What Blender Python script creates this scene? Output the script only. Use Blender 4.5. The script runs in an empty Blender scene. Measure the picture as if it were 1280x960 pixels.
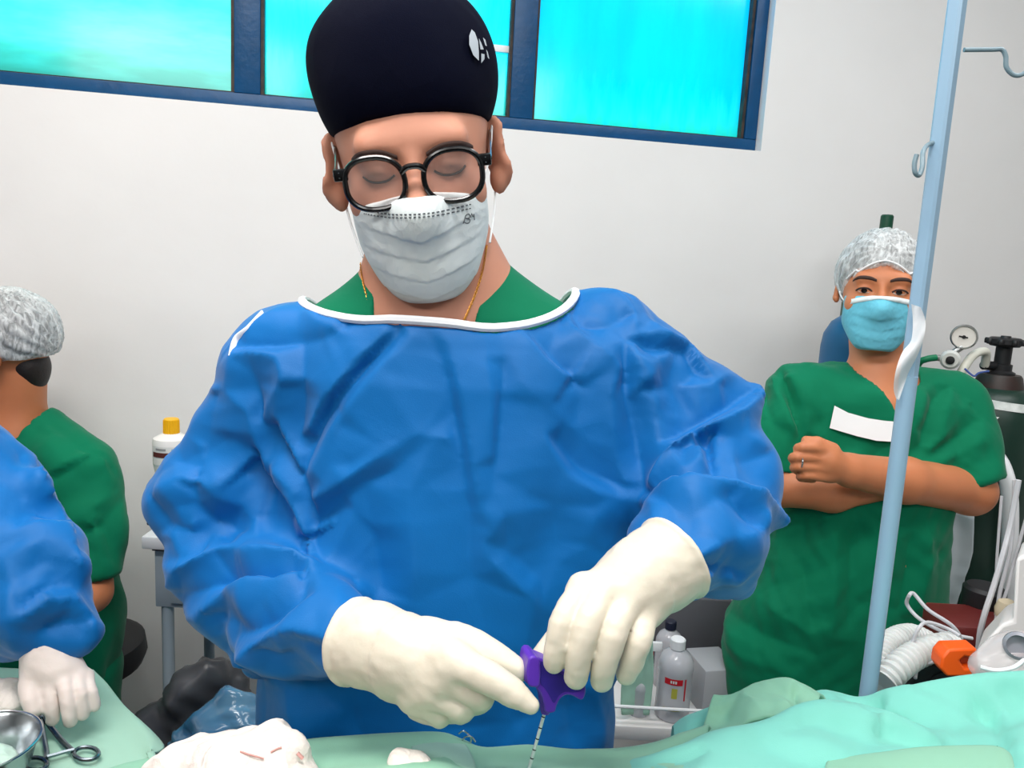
import bpy, bmesh, math, random
import numpy as np
from mathutils import Vector, Matrix

random.seed(7)
RNG = np.random.default_rng(7)
SC = bpy.context.scene
COL = SC.collection

# ------------------------------------------------------------------ camera
FPX = 961.0                                   # focal length in pixels of a 1280 x 960 frame
CAMZ = 1.55
CAM = np.array([0.0, 0.0, CAMZ])
_nad = np.array([-332.0, 6020.0, FPX]); _nad /= np.linalg.norm(_nad)   # straight down, seen in camera axes (x right, y down, z ahead)
_U = -_nad
_F = np.array([0, 0, 1.0]) - (-_nad[2]) * _U; _F /= np.linalg.norm(_F)
_R = np.cross(_F, _U)
if _R[0] < 0: _R = -_R
W2C = np.stack([_R, _F, _U], axis=1)          # columns: world axes in camera axes
C2W = W2C.T


def J(px, py, d):
    """world point seen at pixel (px, py) at depth d along the optical axis"""
    v = np.array([(px - 640.0) / FPX * d, (py - 480.0) / FPX * d, d])
    return C2W @ v + CAM


def JY(px, py, Y):
    """world point seen at a pixel at the horizontal distance Y"""
    u = J(px, py, 1.0) - CAM
    return CAM + u * (Y / u[1])


def JZ(px, py, z):
    """world point seen at a pixel at the height z"""
    u = J(px, py, 1.0) - CAM
    return CAM + u * ((z - CAMZ) / u[2])


def rowpx(xl, xr, y, Y, b):
    """section of a trunk spanning two pixels at distance Y"""
    p = JY(xl, y, Y); q = JY(xr, y, Y); m = (p + q) / 2
    return (m[2], m[0], Y, abs(q[0] - p[0]) / 2, b)


def pix(p):
    v = W2C @ (np.asarray(p, float) - CAM)
    return v[0] / v[2] * FPX + 640, v[1] / v[2] * FPX + 480, v[2]


cam_data = bpy.data.cameras.new('camera')
cam_data.sensor_width = 36.0
cam_data.lens = FPX / 1280 * 36.0
cam_data.clip_start = 0.02
cam = bpy.data.objects.new('camera', cam_data)
COL.objects.link(cam)
_m = Matrix.Identity(4)
for r in range(3):
    _m[r][0] = C2W[r][0]; _m[r][1] = -C2W[r][1]; _m[r][2] = -C2W[r][2]; _m[r][3] = CAM[r]
cam.matrix_world = _m
SC.camera = cam

# ------------------------------------------------------------------ world, lamps, exposure
w = bpy.data.worlds.new('daylight'); SC.world = w; w.use_nodes = True
bg = w.node_tree.nodes['Background']
bg.inputs[0].default_value = (0.86, 0.95, 1.0, 1); bg.inputs[1].default_value = 2.6


def area(name, loc, aim, sx, sy, power, color):
    l = bpy.data.lights.new(name, 'AREA'); l.shape = 'RECTANGLE'; l.size = sx; l.size_y = sy
    l.energy = power; l.color = color
    o = bpy.data.objects.new(name, l); COL.objects.link(o); o.location = loc
    d = Vector(aim) - Vector(loc)
    o.rotation_euler = d.to_track_quat('-Z', 'Y').to_euler()
    return o


area('ceiling_lamp_light', (-1.0, 1.0, 2.85), (-1.0, 1.0, 0), 1.3, 0.4, 13, (1.0, 0.91, 0.86))
area('ceiling_lamp_light', (1.1, 1.2, 2.85), (1.1, 1.2, 0), 1.3, 0.4, 13.5, (0.97, 0.99, 1.0))
area('ceiling_lamp_light', (-0.2, 0.2, 2.85), (-0.2, 0.2, 0), 1.2, 0.3, 29, (1.0, 0.98, 0.96))
area('ceiling_lamp_light', (-0.9, -1.5, 2.80), (-0.5, 1.6, 1.3), 1.4, 0.6, 25, (1.0, 0.97, 0.94))
area('ceiling_lamp_light', (0.9, -1.3, 2.80), (0.5, 1.6, 1.3), 1.4, 0.6, 21, (0.98, 1.0, 1.0))

SC.view_settings.view_transform = 'Standard'
SC.view_settings.look = 'None'
SC.view_settings.gamma = 1.0
SC.view_settings.use_curve_mapping = False
SC.view_settings.exposure = 0.16

# ------------------------------------------------------------------ scene helpers
ORG = {}


def s2l(c):
    return tuple((x / 255 / 12.92 if x / 255 <= 0.04045 else ((x / 255 + 0.055) / 1.055) ** 2.4) for x in c)


def tag(o, label=None, cat=None, group=None, kind=None):
    if label: o['label'] = label
    if cat: o['category'] = cat
    if group: o['group'] = group
    if kind: o['kind'] = kind
    return o


def thing(name, label, cat, loc=(0, 0, 0), group=None):
    o = bpy.data.objects.new(name, None); COL.objects.link(o)
    o.empty_display_size = 0.05
    o.location = loc; ORG[o] = np.array(loc, float)
    return tag(o, label, cat, group)


def put(name, V, F, mat, parent=None, smooth=True, sharp=None, loc=None):
    """link a mesh given in world coordinates; its origin is its parent's"""
    V = np.asarray(V, float)
    if parent is not None: org = ORG[parent]
    elif loc is not None: org = np.array(loc, float)
    else: org = np.array([*(V[:, :2].mean(0)), V[:, 2].min()])
    me = bpy.data.meshes.new(name)
    me.from_pydata((V - org).tolist(), [], [tuple(int(i) for i in f) for f in F] if not isinstance(F, np.ndarray) else F.tolist())
    bm = bmesh.new(); bm.from_mesh(me)
    bmesh.ops.recalc_face_normals(bm, faces=bm.faces)
    bm.to_mesh(me); bm.free()
    if smooth: me.polygons.foreach_set('use_smooth', [True] * len(me.polygons))
    if sharp is not None: me.set_sharp_from_angle(angle=math.radians(sharp))
    if mat is not None: me.materials.append(mat)
    o = bpy.data.objects.new(name, me); COL.objects.link(o)
    if parent is not None: o.parent = parent
    else: o.location = org
    ORG[o] = org
    return o


class MB:
    """collects simple shapes into one mesh"""
    def __init__(s): s.V = []; s.F = []

    def add(s, V, F):
        n = len(s.V); s.V += [tuple(v) for v in V]; s.F += [tuple(int(i) + n for i in f) for f in F]; return s

    def box(s, c, h, R=None, bev=0.0):
        c = np.array(c, float); h = np.array(h, float); R = np.eye(3) if R is None else np.array(R)
        b = min(bev, *(h * 0.9)) if bev else 0
        if not b:
            P = [(x, y, z) for x in (-1, 1) for y in (-1, 1) for z in (-1, 1)]
            V = [c + R @ (np.array(p) * h) for p in P]
            return s.add(V, [(0, 1, 3, 2), (4, 6, 7, 5), (0, 4, 5, 1), (2, 3, 7, 6), (0, 2, 6, 4), (1, 5, 7, 3)])
        bm = bmesh.new(); bmesh.ops.create_cube(bm, size=2)
        for v in bm.verts: v.co = Vector((v.co.x * h[0], v.co.y * h[1], v.co.z * h[2]))
        bmesh.ops.bevel(bm, geom=bm.edges[:], offset=b, segments=2, profile=0.5, affect='EDGES')
        bm.verts.index_update()
        V = [c + R @ np.array(v.co) for v in bm.verts]; F = [[v.index for v in f.verts] for f in bm.faces]; bm.free()
        return s.add(V, F)

    def tube(s, pts, rad, seg=12, closed=False, cap=True, flat=1.0, up=None):
        pts = [np.array(p, float) for p in pts]; n = len(pts)
        rad = [rad] * n if np.isscalar(rad) else list(rad)
        T = []
        for i in range(n):
            a = pts[(i - 1) % n] if (closed or i > 0) else pts[i]
            b = pts[(i + 1) % n] if (closed or i < n - 1) else pts[i]
            t = b - a; T.append(t / (np.linalg.norm(t) + 1e-12))
        ref = np.array(up if up is not None else (0, 0, 1.0), float)
        if abs(ref @ T[0]) > 0.95: ref = np.array([1.0, 0, 0])
        nrm = ref - (ref @ T[0]) * T[0]; nrm /= np.linalg.norm(nrm)
        V = []; F = []
        for i in range(n):
            nrm = nrm - (nrm @ T[i]) * T[i]; nrm /= np.linalg.norm(nrm) + 1e-12
            bi = np.cross(T[i], nrm)
            for k in range(seg):
                a = 2 * math.pi * k / seg
                V.append(pts[i] + rad[i] * (math.cos(a) * nrm * flat + math.sin(a) * bi))
        m = n if closed else n - 1
        for i in range(m):
            j = (i + 1) % n
            for k in range(seg):
                k2 = (k + 1) % seg
                F.append((i * seg + k, i * seg + k2, j * seg + k2, j * seg + k))
        if cap and not closed:
            F.append(tuple(range(seg))[::-1]); F.append(tuple((n - 1) * seg + k for k in range(seg)))
        return s.add(V, F)

    def lathe(s, base, prof, seg=28, axis=(0, 0, 1)):
        """prof: (radius, height) pairs along axis from base"""
        ax = np.array(axis, float); ax /= np.linalg.norm(ax)
        ref = np.array([1.0, 0, 0]) if abs(ax[0]) < 0.9 else np.array([0, 1.0, 0])
        u = np.cross(ax, ref); u /= np.linalg.norm(u); v = np.cross(ax, u)
        base = np.array(base, float); V = []; F = []
        for (r, h) in prof:
            for k in range(seg):
                a = 2 * math.pi * k / seg
                V.append(base + ax * h + r * (math.cos(a) * u + math.sin(a) * v))
        for i in range(len(prof) - 1):
            for k in range(seg):
                k2 = (k + 1) % seg
                F.append((i * seg + k, i * seg + k2, (i + 1) * seg + k2, (i + 1) * seg + k))
        if prof[0][0] > 1e-5: F.append(tuple(range(seg))[::-1])
        if prof[-1][0] > 1e-5: F.append(tuple((len(prof) - 1) * seg + k for k in range(seg)))
        return s.add(V, F)

    def prism(s, poly, ext):
        """poly: 3-D points of a planar outline, ext: extrusion vector"""
        n = len(poly); e = np.array(ext, float)
        V = [np.array(p, float) for p in poly] + [np.array(p, float) + e for p in poly]
        F = [tuple(range(n))[::-1], tuple(range(n, 2 * n))]
        F += [(i, (i + 1) % n, n + (i + 1) % n, n + i) for i in range(n)]
        return s.add(V, F)

    def build(s, name, mat, parent=None, smooth=True, sharp=35, loc=None):
        return put(name, s.V, s.F, mat, parent, smooth, sharp, loc)


def spline(pts, n=8, closed=False):
    """Catmull-Rom through points of any dimension"""
    P = np.array(pts, float); m = len(P); out = []
    for i in range(m if closed else m - 1):
        if closed: a, b, c, d = P[(i - 1) % m], P[i], P[(i + 1) % m], P[(i + 2) % m]
        else: a, b, c, d = P[max(i - 1, 0)], P[i], P[i + 1], P[min(i + 2, m - 1)]
        for k in range(n):
            t = k / n
            out.append(0.5 * ((2 * b) + (c - a) * t + (2 * a - 5 * b + 4 * c - d) * t * t + (-a + 3 * b - 3 * c + d) * t ** 3))
    if not closed: out.append(P[-1])
    return np.array(out)


# ------------------------------------------------------------------ signed-distance modelling
def seg(a, b, ra, rb=None):
    a = np.array(a, float); b = np.array(b, float); ab = b - a; L = ab @ ab + 1e-12; rb = ra if rb is None else rb
    def f(P):
        q = P - a
        t = np.clip((q @ ab) / L, 0, 1)
        return np.sqrt(((q - t[:, None] * ab) ** 2).sum(1)) - (ra + (rb - ra) * t)
    return f


def ell(c, r, R=None):
    c = np.array(c, float); r = np.array(r, float)
    def f(P):
        q = P - c
        if R is not None: q = q @ R
        k0 = np.sqrt(((q / r) ** 2).sum(1)); k1 = np.sqrt(((q / (r * r)) ** 2).sum(1)) + 1e-9
        return k0 * (k0 - 1) / k1
    return f


def boxf(c, h, rr=0.0, R=None):
    c = np.array(c, float); h = np.array(h, float) - rr
    def f(P):
        q = P - c
        if R is not None: q = q @ R
        q = np.abs(q) - h
        return np.sqrt((np.maximum(q, 0) ** 2).sum(1)) + np.minimum(q.max(1), 0) - rr
    return f


def smin(a, b, k):
    if k <= 0: return np.minimum(a, b)
    h = np.maximum(k - np.abs(a - b), 0) / k
    return np.minimum(a, b) - h * h * k * 0.25


def smax(a, b, k): return -smin(-a, -b, k)


def union(fs, k=0.0):
    def f(P):
        d = fs[0](P)
        for g in fs[1:]: d = smin(d, g(P), k)
        return d
    return f


def chain(pts, rad, k=0.0):
    return union([seg(pts[i], pts[i + 1], rad[i], rad[i + 1]) for i in range(len(pts) - 1)], k)


def stack(rows, pw=2.4):
    """rows of (z, cx, cy, a, b): a trunk of rounded sections"""
    A = np.array(sorted(rows), float)
    def f(P):
        z = P[:, 2]
        v = [np.interp(z, A[:, 0], A[:, i]) for i in range(1, 5)]
        x = np.abs(P[:, 0] - v[0]) / v[2]; y = np.abs(P[:, 1] - v[1]) / v[3]
        k = (x ** pw + y ** pw) ** (1 / pw)
        d = (k - 1) * np.minimum(v[2], v[3]) * 0.85
        dz = np.maximum(A[0, 0] - z, z - A[-1, 0])
        return smax(d, dz, 0.03)
    return f


def hsh(ix, iy, iz, seed):
    h = (ix.astype(np.int64) * 374761393 + iy.astype(np.int64) * 668265263 + iz.astype(np.int64) * 2147483647 + seed * 974634777) & 0xFFFFFFFF
    h = ((h ^ (h >> 13)) * 1274126177) & 0xFFFFFFFF
    h = ((h ^ (h >> 16)) * 2246822519) & 0xFFFFFFFF
    return ((h ^ (h >> 15)) & 0xFFFFFF) / float(0xFFFFFF)


def vnoise(P, freq, seed=0):
    q = P * freq; i = np.floor(q); f = q - i; f = f * f * (3 - 2 * f); i = i.astype(np.int64); r = 0
    for a in (0, 1):
        for b in (0, 1):
            for c in (0, 1):
                wgt = (f[:, 0] if a else 1 - f[:, 0]) * (f[:, 1] if b else 1 - f[:, 1]) * (f[:, 2] if c else 1 - f[:, 2])
                r = r + wgt * hsh(i[:, 0] + a, i[:, 1] + b, i[:, 2] + c, seed)
    return r * 2 - 1


def worley(P, freq, seed=0):
    q = P * freq; i = np.floor(q).astype(np.int64)
    F1 = np.full(len(P), 9.0); F2 = np.full(len(P), 9.0)
    for a in (-1, 0, 1):
        for b in (-1, 0, 1):
            for c in (-1, 0, 1):
                x, y, z = i[:, 0] + a, i[:, 1] + b, i[:, 2] + c
                d = np.sqrt((x + hsh(x, y, z, seed) - q[:, 0]) ** 2 + (y + hsh(x, y, z, seed + 1) - q[:, 1]) ** 2 + (z + hsh(x, y, z, seed + 2) - q[:, 2]) ** 2)
                m = d < F1
                F2 = np.where(m, F1, np.minimum(F2, d)); F1 = np.where(m, d, F1)
    return F1, F2


def crumple(P, freq, seed=0, warp=0.25):
    """flat facets that meet in sharp creases, like non-woven cloth; about -0.5 .. 0.5"""
    q = P + warp / freq * np.stack([vnoise(P, freq * .9, seed + 11), vnoise(P, freq * .9, seed + 12), vnoise(P, freq * .9, seed + 13)], 1)
    F1, F2 = worley(q, freq, seed)
    return np.minimum(F1, 1.0) - 0.5


def tri(x):
    """triangle wave, -1 .. 1, period 1"""
    f = x - np.floor(x)
    return 4 * np.abs(f - .5) - 1


def creases(P, lam, seed=0, n=4, warp=.6, sparse=.15):
    """running folds with sharp crests in several directions, each fading in and out; about -1 .. 1"""
    r = np.random.default_rng(seed); o = np.zeros(len(P))
    wv = np.stack([vnoise(P, .45 / lam, seed + k) for k in (51, 52, 53)], 1) * warp * lam
    for k in range(n):
        d = r.normal(size=3); d /= np.linalg.norm(d)
        l = lam * r.uniform(.7, 1.5)
        m = np.clip((vnoise(P, .42 / lam, seed + 60 + k) + sparse) * 2.2, 0, 1)
        o += m * tri(((P + wv) @ d) / l + r.uniform()) * (l / lam)
    return o * .6


def polydist(P, pts):
    d = np.full(len(P), 9.0); tt = np.zeros(len(P)); n = len(pts) - 1
    for i in range(n):
        a = np.array(pts[i]); ab = np.array(pts[i + 1]) - a; q = P - a
        t = np.clip((q @ ab) / (ab @ ab + 1e-12), 0, 1)
        e = np.sqrt(((q - t[:, None] * ab) ** 2).sum(1))
        m = e < d; d = np.where(m, e, d); tt = np.where(m, (i + t) / n, tt)
    return d, tt


def hit(px, py, f, d0=0.25, d1=4.0):
    """first point of a shape along the line of sight through a pixel (used to lay seams and trims on cloth)"""
    a = J(px, py, 1.0) - CAM; L = np.linalg.norm(a); u = a / L; t = d0 * L
    for _ in range(160):
        p = CAM + u * t; d = float(f(p[None])[0])
        if d < 3e-4: return p
        t += d * 0.7
        if t > d1 * L: break
    return None


def ray(o, u, f, tmax=1.0):
    t = 0.0; u = np.array(u, float) / np.linalg.norm(u)
    for _ in range(200):
        p = o + u * t; d = float(f(p[None])[0])
        if d < 2e-4: return p
        t += max(d * 0.6, 2e-4)
        if t > tmax: return None
    return p


def grad(f, P, e=8e-4):
    k = np.array([[1, -1, -1], [-1, -1, 1], [-1, 1, -1], [1, 1, 1]], float)
    g = sum(kk[None] * f(P + kk * e)[:, None] for kk in k)
    return g / (np.linalg.norm(g, axis=1)[:, None] + 1e-9)


def sdf_verts(f, lo, hi, h, disp=None, proj=2):
    lo = np.array(lo, float); hi = np.array(hi, float)
    B = 8
    n = np.ceil((hi - lo) / (h * B)).astype(int)
    N = n * B + 1
    g = np.full(N, 1.0, dtype=np.float32)
    bx, by, bz = np.meshgrid(np.arange(n[0]), np.arange(n[1]), np.arange(n[2]), indexing='ij')
    bi = np.stack([bx.ravel(), by.ravel(), bz.ravel()], 1)
    cen = lo + (bi + 0.5) * B * h
    d = f(cen)
    near = np.abs(d) < B * h * 0.87 * 1.7
    for b, dd in zip(bi[~near], d[~near]):
        if dd < 0: g[b[0] * B:b[0] * B + B + 1, b[1] * B:b[1] * B + B + 1, b[2] * B:b[2] * B + B + 1] = -1
    o = np.arange(B + 1)
    ox, oy, oz = np.meshgrid(o, o, o, indexing='ij'); off = np.stack([ox.ravel(), oy.ravel(), oz.ravel()], 1)
    nb = bi[near]
    for s in range(0, len(nb), 400):
        blk = nb[s:s + 400]
        idx = (blk[:, None, :] * B + off[None]).reshape(-1, 3)
        g[idx[:, 0], idx[:, 1], idx[:, 2]] = f(lo + idx * h)
    S = g < 0
    cnt = np.zeros(N - 1, dtype=np.int8)
    for a in (0, 1):
        for b in (0, 1):
            for c in (0, 1): cnt += S[a:N[0] - 1 + a, b:N[1] - 1 + b, c:N[2] - 1 + c]
    act = (cnt > 0) & (cnt < 8)
    vid = np.full(N - 1, -1, dtype=np.int64); cells = np.argwhere(act); vid[act] = np.arange(len(cells))
    acc = np.zeros((len(cells), 3)); wt = np.zeros(len(cells))
    cor = [(a, b, c) for a in (0, 1) for b in (0, 1) for c in (0, 1)]
    for p in cor:
        for ax in range(3):
            if p[ax]: continue
            q = list(p); q[ax] = 1
            v0 = g[cells[:, 0] + p[0], cells[:, 1] + p[1], cells[:, 2] + p[2]].astype(float)
            v1 = g[cells[:, 0] + q[0], cells[:, 1] + q[1], cells[:, 2] + q[2]].astype(float)
            m = (v0 < 0) != (v1 < 0)
            t = np.where(m, v0 / np.where(np.abs(v0 - v1) < 1e-12, 1, v0 - v1), 0)
            pos = np.array(p, float)[None].repeat(len(cells), 0); pos[:, ax] = t
            acc[m] += pos[m]; wt[m] += 1
    V = lo + (cells + acc / wt[:, None]) * h
    F = []
    for ax in range(3):
        b, c = (ax + 1) % 3, (ax + 2) % 3
        sl0 = [slice(None)] * 3; sl1 = [slice(None)] * 3; sl0[ax] = slice(0, -1); sl1[ax] = slice(1, None)
        ch = S[tuple(sl0)] != S[tuple(sl1)]
        e = np.argwhere(ch)
        e = e[(e[:, b] > 0) & (e[:, c] > 0) & (e[:, b] < N[b] - 1) & (e[:, c] < N[c] - 1)]
        if not len(e): continue
        def cid(db, dc):
            q = e.copy(); q[:, b] -= db; q[:, c] -= dc
            return vid[q[:, 0], q[:, 1], q[:, 2]]
        quad = np.stack([cid(1, 1), cid(0, 1), cid(0, 0), cid(1, 0)], 1)
        flip = ~S[e[:, 0], e[:, 1], e[:, 2]]
        quad[flip] = quad[flip][:, ::-1]
        F.append(quad)
    F = np.concatenate(F); F = F[(F >= 0).all(1)]
    for _ in range(proj):
        G = grad(f, V); V = V - np.clip(f(V), -h, h)[:, None] * G * 0.8
    if disp is not None:
        G = grad(f, V, 2e-3); V = V + disp(V, G)[:, None] * G
    return V, F


def settle(V, F, base, N, grow, iters=160, pull=.012, bend=.06, omax=.03, imax=.012, lockd=None):
    """let cloth find its folds: edges longer than the form they hang on buckle into creases.
    V start, base the form, N its normals, grow(mid, dir) the spare length of each edge"""
    E = np.concatenate([F[:, [0, 1]], F[:, [1, 2]], F[:, [2, 3]], F[:, [3, 0]]]); E.sort(1); E = np.unique(E, axis=0)
    D = np.concatenate([F[:, [0, 2]], F[:, [1, 3]]])
    A = np.concatenate([E, D]); i, j = A[:, 0], A[:, 1]; n = len(V)
    d0 = base[j] - base[i]; L0 = np.linalg.norm(d0, axis=1) + 1e-9
    L = L0 * (1 + grow((base[i] + base[j]) * .5, d0 / L0[:, None]))
    st = np.concatenate([np.ones(len(E)), np.full(len(D), .5)])
    deg = np.bincount(i, st, n) + np.bincount(j, st, n)
    ei, ej = E[:, 0], E[:, 1]; dg = (np.bincount(ei, minlength=n) + np.bincount(ej, minlength=n)).astype(float)
    X = V.copy()
    lk = np.ones(n) if lockd is None else lockd
    def lap(Q):
        o = np.empty_like(Q)
        for c in range(3): o[:, c] = (np.bincount(ei, Q[ej, c], n) + np.bincount(ej, Q[ei, c], n)) / dg - Q[:, c]
        return o
    vel = np.zeros_like(X)
    for it in range(iters):
        d = X[j] - X[i]; l = np.sqrt((d * d).sum(1)) + 1e-9
        g = d * ((.5 * st * (l - L) / l)[:, None])
        mv = np.empty_like(X)
        for c in range(3): mv[:, c] = (np.bincount(i, g[:, c], n) - np.bincount(j, g[:, c], n)) / deg
        mv *= 1.5
        if bend > 0:
            mv -= bend * lap(lap(X))
        mv += pull * (base - X)
        vel = vel * .75 + mv * .6
        X = X + vel * lk[:, None]
        if it % 4 == 3:
            q = X - base; h = (q * N).sum(1); hc = np.clip(h, -imax, omax)
            X = X + (hc - h)[:, None] * N
    return X


def subdiv(F, *arrs):
    """split every quad in four; arrs are per-vertex data"""
    n = len(arrs[0])
    Ea = np.concatenate([F[:, [0, 1]], F[:, [1, 2]], F[:, [2, 3]], F[:, [3, 0]]]); Es = np.sort(Ea, 1)
    U, inv = np.unique(Es, axis=0, return_inverse=True); inv = np.asarray(inv).ravel(); m = len(F)
    e = [n + inv[k * m:(k + 1) * m] for k in range(4)]; c = n + len(U) + np.arange(m)
    F2 = np.concatenate([np.stack([F[:, 0], e[0], c, e[3]], 1), np.stack([F[:, 1], e[1], c, e[0]], 1), np.stack([F[:, 2], e[2], c, e[1]], 1), np.stack([F[:, 3], e[3], c, e[2]], 1)])
    out = []
    for A in arrs:
        out.append(np.concatenate([A, (A[U[:, 0]] + A[U[:, 1]]) * .5, A[F].mean(1)]))
    return F2, out


def smoothmesh(X, F, k=2, lam=.5):
    E = np.concatenate([F[:, [0, 1]], F[:, [1, 2]], F[:, [2, 3]], F[:, [3, 0]]]); E.sort(1); E = np.unique(E, axis=0); n = len(X)
    dg = (np.bincount(E[:, 0], minlength=n) + np.bincount(E[:, 1], minlength=n)).astype(float)
    for _ in range(k):
        o = np.empty_like(X)
        for c in range(3): o[:, c] = (np.bincount(E[:, 0], X[E[:, 1], c], n) + np.bincount(E[:, 1], X[E[:, 0], c], n)) / dg
        X = X + lam * (o - X)
    return X


def cloth(name, f, lo, hi, h, mat_, parent, disp, grow, levels=1, fine=30, fine_pull=.02, **kw):
    """cloth over a form: folds settle on a coarse net, which is then refined and settled again"""
    V, F = sdf_verts(f, lo, hi, h, None, 2)
    G = grad(f, V, 4e-3)
    X = settle(V + (disp(V, G))[:, None] * G, F, V, G, grow, **kw)
    for k in range(levels):
        F, (X, V, G) = subdiv(F, X, V, G)
        X = smoothmesh(X, F, 1, .5)
        if fine:
            Nn = G / (np.linalg.norm(G, axis=1)[:, None] + 1e-9)
            X = settle(X, F, X.copy(), Nn, lambda M, D: np.full(len(M), .02), iters=fine, pull=fine_pull, bend=.10, omax=.01, imax=.01)
    return put(name, X, F, mat_, parent)


def sdf(name, f, lo, hi, h, mat, parent=None, disp=None, proj=2):
    V, F = sdf_verts(f, lo, hi, h, disp, proj)
    return put(name, V, F, mat, parent)


def rotm(ax, deg):
    return np.array(Matrix.Rotation(math.radians(deg), 3, ax))


# ------------------------------------------------------------------ materials
MATS = {}


def mat(name, rgb, rough=0.6, metal=0.0, var=0.0, vscale=8.0, bump=0.0, bscale=60.0, bump2=0.0, b2scale=400.0, sss=0.0, sss_rad=(0.02, 0.008, 0.004),
        sheen=0.0, coat=0.0, trans=0.0, alpha=1.0, emit=0.0, spec=0.5, rgb2=None, ior=1.45):
    """a procedural surface; rgb in display values 0..255"""
    if name in MATS: return MATS[name]
    m = bpy.data.materials.new(name); m.use_nodes = True; nt = m.node_tree; N = nt.nodes; L = nt.links
    b = N['Principled BSDF']; c = s2l(rgb)
    b.inputs['Base Color'].default_value = (*c, 1); b.inputs['Roughness'].default_value = rough; b.inputs['Metallic'].default_value = metal
    b.inputs['Specular IOR Level'].default_value = spec; b.inputs['IOR'].default_value = ior
    tc = N.new('ShaderNodeTexCoord')
    if var > 0 or rgb2 is not None:
        n = N.new('ShaderNodeTexNoise'); n.inputs['Scale'].default_value = vscale; n.inputs['Detail'].default_value = 4
        L.new(tc.outputs['Object'], n.inputs['Vector'])
        r = N.new('ShaderNodeValToRGB'); r.color_ramp.elements[0].position = 0.3; r.color_ramp.elements[1].position = 0.7
        c2 = s2l(rgb2) if rgb2 is not None else tuple(x * (1 - var) for x in c)
        r.color_ramp.elements[0].color = (*c2, 1); r.color_ramp.elements[1].color = (*c, 1)
        L.new(n.outputs['Fac'], r.inputs['Fac']); L.new(r.outputs['Color'], b.inputs['Base Color'])
    last = None
    for (st, sc_, kind) in ((bump, bscale, 'n'), (bump2, b2scale, 'n')):
        if st <= 0: continue
        n = N.new('ShaderNodeTexNoise'); n.inputs['Scale'].default_value = sc_; n.inputs['Detail'].default_value = 3
        L.new(tc.outputs['Object'], n.inputs['Vector'])
        bp = N.new('ShaderNodeBump'); bp.inputs['Strength'].default_value = st; bp.inputs['Distance'].default_value = 0.3 / sc_
        L.new(n.outputs['Fac'], bp.inputs['Height'])
        if last is not None: L.new(last.outputs['Normal'], bp.inputs['Normal'])
        last = bp
    if last is not None: L.new(last.outputs['Normal'], b.inputs['Normal'])
    if sss > 0:
        b.inputs['Subsurface Weight'].default_value = sss; b.inputs['Subsurface Radius'].default_value = (1, 0.4, 0.25)
        b.inputs['Subsurface Scale'].default_value = sss_rad[0]
    if sheen > 0: b.inputs['Sheen Weight'].default_value = sheen; b.inputs['Sheen Roughness'].default_value = 0.4
    if coat > 0: b.inputs['Coat Weight'].default_value = coat; b.inputs['Coat Roughness'].default_value = 0.1
    b.inputs['Transmission Weight'].default_value = trans
    b.inputs['Alpha'].default_value = alpha
    if emit > 0: b.inputs['Emission Color'].default_value = (*c, 1); b.inputs['Emission Strength'].default_value = emit
    MATS[name] = m
    return m


def cloth_mat(name, rgb, rough=0.7, weave=900.0, wst=0.25, crease=0.5, cscale=26.0, var=0.12, sheen=0.15, spec=0.3):
    """cloth: slight colour drift, fine weave relief and sharp small creases"""
    if name in MATS: return MATS[name]
    m = mat(name, rgb, rough, var=var, vscale=5.0, sheen=sheen, spec=spec)
    nt = m.node_tree; N = nt.nodes; L = nt.links; b = N['Principled BSDF']; tc = next(n for n in N if n.type == 'TEX_COORD')
    nz = N.new('ShaderNodeTexNoise'); nz.inputs['Scale'].default_value = cscale * 0.6; nz.inputs['Detail'].default_value = 2
    L.new(tc.outputs['Object'], nz.inputs['Vector'])
    mx = N.new('ShaderNodeMixRGB'); mx.blend_type = 'ADD'; mx.inputs[0].default_value = 0.12
    L.new(tc.outputs['Object'], mx.inputs[1]); L.new(nz.outputs['Color'], mx.inputs[2])
    vo = N.new('ShaderNodeTexVoronoi'); vo.feature = 'F1'; vo.inputs['Scale'].default_value = cscale
    L.new(mx.outputs[0], vo.inputs['Vector'])
    b1 = N.new('ShaderNodeBump'); b1.inputs['Strength'].default_value = crease; b1.inputs['Distance'].default_value = 0.012
    L.new(vo.outputs['Distance'], b1.inputs['Height'])
    n2 = N.new('ShaderNodeTexNoise'); n2.inputs['Scale'].default_value = weave; n2.inputs['Detail'].default_value = 1
    L.new(tc.outputs['Object'], n2.inputs['Vector'])
    b2 = N.new('ShaderNodeBump'); b2.inputs['Strength'].default_value = wst; b2.inputs['Distance'].default_value = 0.0006
    L.new(n2.outputs['Fac'], b2.inputs['Height']); L.new(b1.outputs['Normal'], b2.inputs['Normal'])
    L.new(b2.outputs['Normal'], b.inputs['Normal'])
    return m
# ------------------------------------------------------------------ the room
YAW = math.radians(11.0)                      # the window wall turns away to the right
WD = 2.15                                     # its distance straight ahead
WU = np.array([math.cos(YAW), math.sin(YAW), 0.0])     # along the wall, to the right
WN = np.array([math.sin(YAW), -math.cos(YAW), 0.0])    # out of the wall, into the room
W0 = np.array([0.0, WD, 0.0])


def wall_at(px, py, off=0.0):
    """point of the window wall seen at a pixel (off: in front of it)"""
    u = J(px, py, 1.0) - CAM
    t = ((W0 + WN * off - CAM) @ WN) / (u @ WN)
    return CAM + u * t


def wuv(p): return (np.array(p) - W0) @ WU, p[2]


def wp(u, z, off=0.0): return W0 + WU * u + WN * off + np.array([0, 0, z])


RW = np.stack([WU, -WN, np.array([0, 0, 1.0])], axis=1)   # wall frame: x along, y into the wall, z up

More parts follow.
